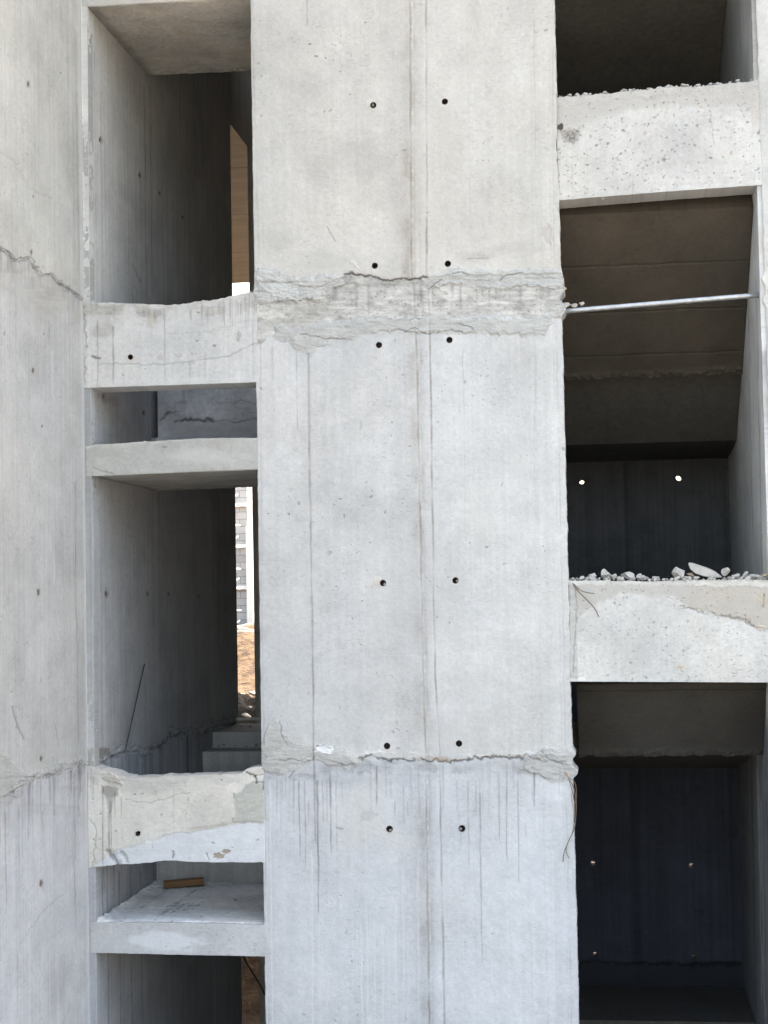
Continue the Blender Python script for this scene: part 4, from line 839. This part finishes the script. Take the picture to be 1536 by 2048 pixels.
wire([(1140, 1556, -.01), (1150, 1566, .0), (1153, 1590, .0), (1149, 1610, -.01)], .0022, MWIRE, 'short curled wire high on the pier edge lump', 'wire', 'dangling_wire')
wire([(1145, 1166, .0), (1158, 1184, -.03), (1178, 1204, -.04), (1190, 1218, -.04), (1197, 1233, -.03)], .0035, MWIRE, 'long bent wire hanging over the face of the rubble topped beam', 'wire', 'bent_wire')
wire([(1148, 1168, .0), (1160, 1180, -.03), (1174, 1185, -.04), (1189, 1187, -.04)], .0028, MWIRE, 'short wire branching sideways at the pier end of the rubble topped beam', 'wire', 'bent_wire')
ra, rb = UX(289, 1328, XI + .015), UX(251, 1499, XI + .03)
tag(tube('steel_rod', [P3(ra), P3((ra + rb) / 2), P3(rb)], .0038, MROD, None, 8), 'thin dark steel rod leaning on the inner left wall of the middle opening', 'rod')
bm = bmesh.new(); add_box(bm, (-.016, -.008, -.006), (.016, .008, .006), .002)
st = bmo('wood_stick', bm, MPALE); st.location = P3(UY(1204, 395, .05)); st.rotation_euler = (0, math.radians(42), 0); tag(st, 'short pale wood stick poking out under the upper right beam', 'stick')
# board on the lowest landing
bc = UZ(368, 1773, zt + .01); bm = bmesh.new(); add_box(bm, (-.145, -.045, 0), (.145, .045, .044), .004)
bd = bmo('wooden_board', bm, MBRD); bd.location = P3(bc + np.array([0, 0, .006])); bd.rotation_euler = (0, math.radians(-3), math.radians(14)); tag(bd, 'short brown wooden board lying on the dusty lowest landing', 'board')
for i, (x, y, w, h) in enumerate([(374, 1793, 10, 4), (222, 1818, 12, 5), (252, 1820, 9, 4), (403, 1833, 7, 5), (310, 1795, 8, 4), (270, 1792, 22, 9), (244, 1803, 16, 8), (296, 1782, 18, 8), (345, 1842, 8, 3), (470, 1800, 9, 4), (508, 1762, 20, 8), (320, 1776, 20, 7)]):
    c = UZ(x, y, zt + .006); rock(x, y, w, h, float(c[1]), MSTONE if i != 10 else MROD, 'small mortar bit scattered on the dusty lowest landing', 'mortar bits on the lowest landing', 0, None, 'crumb', 'mortar_crumb', i + 50)

for i in range(16):
    x = random.uniform(412, 520); k = i % 2; Ys = 2.92 + .37 * k + random.uniform(.03, .25); zs = UY(470, 1495, 2.92)[2] + (0 if k == 0 else .13); q = np.array([[UY(x, 1470, Ys)[0], Ys, zs + .004]]); qx, qy = project(q)
    rock(float(qx[0]), float(qy[0]), random.uniform(4, 11), random.uniform(3, 6), Ys, MST3, 'grey grit scattered on the steps before the rear doorway', 'grit on the steps by the rear doorway', random.uniform(-20, 20), None, 'crumb', 'mortar_crumb', i + 300)
# ------------------------------------------------------------------ behind the building
def earth_mat():
    m, nt, b = base_mat('orange earth'); b.inputs['Roughness'].default_value = .95
    tc = nd(nt, 'ShaderNodeTexCoord'); n1 = noise(nt, 4.5, 9, .75, tc.outputs['Object']); n2 = noise(nt, .35, 4, .6, tc.outputs['Object'])
    rp = nd(nt, 'ShaderNodeValToRGB'); nt.links.new(n1.outputs[0], rp.inputs[0])
    rp.color_ramp.elements[0].position = .41; rp.color_ramp.elements[0].color = (.038, .021, .010, 1); rp.color_ramp.elements[1].position = .6; rp.color_ramp.elements[1].color = (.155, .10, .055, 1)
    sp = nd(nt, 'ShaderNodeSeparateXYZ'); nt.links.new(tc.outputs['Object'], sp.inputs[0])
    mx = nd(nt, 'ShaderNodeMix', data_type='RGBA'); nt.links.new(mrange(nt, sp.outputs[1], 5.2, 6.5, 0, 1), mx.inputs[0]); mx.inputs[6].default_value = (.625, .60, .55, 1); nt.links.new(rp.outputs[0], mx.inputs[7])
    c = scale_col(nt, mx.outputs[2], mrange(nt, n2.outputs[0], .3, .7, .8, 1.2)); c = scale_col(nt, c, mrange(nt, sp.outputs[1], 8.6, 11, .4, 1.0)); nt.links.new(c, b.inputs['Base Color']); bump(nt, b, n1.outputs[0], .15, 1.0)  # earth bank by the building darkened in colour, in place of the deck's shade
    return m
def ground():
    ys = np.concatenate([[-2500, -400, -100, -40], np.arange(-20, 5, 2.5), np.arange(5, 34, .22), [36, 40, 50, 70, 100, 200, 500, 1200, 2500]])
    xs = np.concatenate([[-2500, -900, -300, -120, -60, -30], np.arange(-18, 0, .22), [3, 8, 15, 30, 60, 150, 500, 2500]])
    Xg, Yg = np.meshgrid(xs, ys)
    Z = np.interp(Yg, [-3000, 5.4, 6.0, 9.2, 14, 20, 30, 3000], [0, 0, .5, ZC - 1.62, ZC - 1.55, ZC - 1.2, ZC - .75, ZC - .75])
    act = ss(5.6, 7, Yg) * (1 - ss(33, 45, Yg)) * ss(-25, -18, Xg)
    Z = Z + act * (.28 * fbm(Xg / 1.6, Yg / 1.6, 5, 4, .6) + .22 * ss(12, 18, Yg) * fbm(Xg / .8, Yg / .8, 3, 9))
    V = np.stack([Xg, Yg, Z], -1).reshape(-1, 3); nr, nc = Xg.shape; idx = np.arange(nr * nc).reshape(nr, nc)
    q = np.stack([idx[:-1, :-1], idx[:-1, 1:], idx[1:, 1:], idx[1:, :-1]], -1).reshape(-1, 4)
    me = bpy.data.meshes.new('ground'); me.from_pydata(V.tolist(), [], q.tolist()); me.update()
    o = finish('ground', me, earth_mat()); o['kind'] = 'structure'
ground()
# formwork deck behind (tan underside seen through the top slot)
dk = bpy.data.objects.new('formwork_deck', None); dk.location = (-6, 12, ZC + 5); COL.objects.link(dk)
tag(dk, 'tan plywood formwork deck seen from below through the top left slot', 'deck')
zd = ZC + 5.0
for k in range(8):
    y0 = 5.8 + k * 1.15; box('plywood_panel', (-10, y0, zd + .004 * (k % 2)), (-.8, y0 + 1.14, zd + .03 + .004 * (k % 2)), MPLY, dk)
box('concrete_slab', (-10, 5.8, zd + .045), (-.8, 15.0, zd + .3), MP, dk)
for x, y in ((-9.6, 7.2), (-9.6, 14.6), (-1.1, 14.6), (-1.1, 7.2)): box('column', (x - .2, y - .2, .3), (x + .2, y + .2, zd - .002), MP, dk)
# neighbouring building with scaffold
nb = bpy.data.objects.new('neighbouring_building', None); nb.location = (-13, 36, ZC - 1); COL.objects.link(nb)
tag(nb, 'pale multi storey building under construction glimpsed through the middle left slot', 'building')
xe = float(UY(495, 1100, 34.5)[0])
box('wall', (xe - 8, 34.5, ZC - 2), (xe, 42, ZC + 4.6), MNB, nb); box('sunlit_edge', (xe, 34.3, ZC - 2), (xe + .16, 42, ZC + 2.0), MSCAF, nb)  # white corner strip standing in for the building's sunlit side
for k in range(4):
    z = ZC - .9 + k * 1.15
    box('floor_band', (xe - 8.1, 34.38, z), (xe + .0, 34.497, z + .1), MSCAF, nb)
    for j in range(1, 4):
        f = box('window', (xe - .36 - j * 1.9, 34.44, z + .72), (xe - .12 - j * 1.9, 34.49, z + .95), MGL, nb)
sc = bpy.data.objects.new('scaffold', None); sc.location = (xe - 2, 33.2, ZC - 1.2); COL.objects.link(sc)
tag(sc, 'white pole scaffold in front of the neighbouring building', 'scaffold')
for k in range(5): tube('pole', [(xe - .42 - k * 1.8 + (0 if k else .02), 33.4, ZC - 1.6), (xe - .42 - k * 1.8, 33.4, ZC + 4.6)], .045, MSCAF, sc, 8)
for k in range(10): z = ZC - .9 + k * .57; tube('ledger', [(xe - 8, 33.35, z), (xe + .05, 33.35, z + .02 * (k % 3 - 1))], .028, MSCAF, sc, 8)
for k in range(4): z = ZC - .9 + k * 1.14; tube('brace', [(xe - .42, 33.3, z), (xe + .02, 33.3, z + .3)], .02, MSCAF, sc, 6)
# timber and rubble behind
for i, (x, y, D, ang, L) in enumerate([(490, 1258, 29, 14, 1.6), (492, 1250, 29.4, -12, 1.4), (488, 1264, 28.6, 3, 1.5)]):
    c = UY(x, y, D); bm = bmesh.new(); add_box(bm, (-L / 2, -.05, -.03), (L / 2, .05, .03), .004); o = bmo('timber_plank', bm, MPALE); o.location = P3(c); o.rotation_euler = (0, math.radians(ang), .2); tag(o, 'pale timber plank on the orange earth mound seen through the slot', 'plank', 'timber planks on the earth mound')
def heap():  # near-black colour stands in for the shade on this strip
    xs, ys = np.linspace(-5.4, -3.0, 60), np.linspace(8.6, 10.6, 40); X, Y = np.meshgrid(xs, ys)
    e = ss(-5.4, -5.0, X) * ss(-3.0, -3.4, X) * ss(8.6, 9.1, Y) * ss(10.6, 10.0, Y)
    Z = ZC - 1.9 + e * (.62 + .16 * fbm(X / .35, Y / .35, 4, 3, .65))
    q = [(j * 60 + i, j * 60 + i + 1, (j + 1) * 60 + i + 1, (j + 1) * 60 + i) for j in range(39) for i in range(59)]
    me = bpy.data.meshes.new('shade_debris_heap'); me.from_pydata(np.stack([X, Y, Z], -1).reshape(-1, 3).tolist(), [], q); me.update()
    tag(finish('shade_debris_heap', me, simple('shade-black debris', (.022, .018, .015), .95, 0, 12, .6, .05)), 'low heap of debris coloured near black for the shaded strip just outside the rear doorway', 'debris heap')
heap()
for i, (x, y, D, w) in enumerate([(478, 1392, 12, 26), (494, 1398, 11, 22), (507, 1388, 13, 22), (484, 1412, 9.6, 20), (502, 1418, 9.2, 24), (492, 1430, 8.6, 20)]):
    rock(x, y, w, 12, D, MSTONE, 'grey rubble stone in the shade behind the rear doorway', 'rubble behind the rear doorway', 0, None, 'stone', 'rubble_stone', i + 90)
wire([(484, 1905, 5.0), (492, 1924, 5.0), (503, 1942, 5.0), (518, 1966, 5.0), (530, 1990, 5.0)], .009, MROD, 'dark cable slanting across the bottom left slot', 'cable', 'cable')

# ------------------------------------------------------------------ light
W = bpy.data.worlds.new('World'); SC.world = W; W.use_nodes = True; nt = W.node_tree
sky = nd(nt, 'ShaderNodeTexSky'); sky.sky_type = 'NISHITA'; sky.sun_disc = False
EL, AZ = math.radians(60), math.radians(22)       # sun behind the building, to the right
sky.sun_elevation = EL; sky.sun_rotation = AZ; sky.dust_density = 5.0; sky.air_density = 1.0; sky.ozone_density = .6
bg = nt.nodes['Background']; hz = nd(nt, 'ShaderNodeVectorMath', operation='MULTIPLY'); hz.inputs[1].default_value = (1.165, 1.053, .865)   # warm tint that takes the blue out of the hazy sky's light
nt.links.new(sky.outputs[0], hz.inputs[0]); nt.links.new(hz.outputs[0], bg.inputs[0]); bg.inputs[1].default_value = .15
sd = bpy.data.lights.new('sun', 'SUN'); sd.energy = 2.6; sd.angle = math.radians(.5); sd.color = (1, .95, .88)
so = bpy.data.objects.new('sun', sd); COL.objects.link(so); so.location = (5, 20, 30)
dirv = Vector((math.sin(AZ) * math.cos(EL), math.cos(AZ) * math.cos(EL), math.sin(EL)))
so.rotation_euler = dirv.to_track_quat('Z', 'Y').to_euler()

SC.view_settings.view_transform = 'Standard'; SC.view_settings.look = 'None'; SC.view_settings.gamma = 1
SC.view_settings.exposure = 2.86
SC.render.engine = 'CYCLES'
SC.cycles.max_bounces = 8; SC.cycles.diffuse_bounces = 5
SC.render.resolution_x = 768; SC.render.resolution_y = 1024
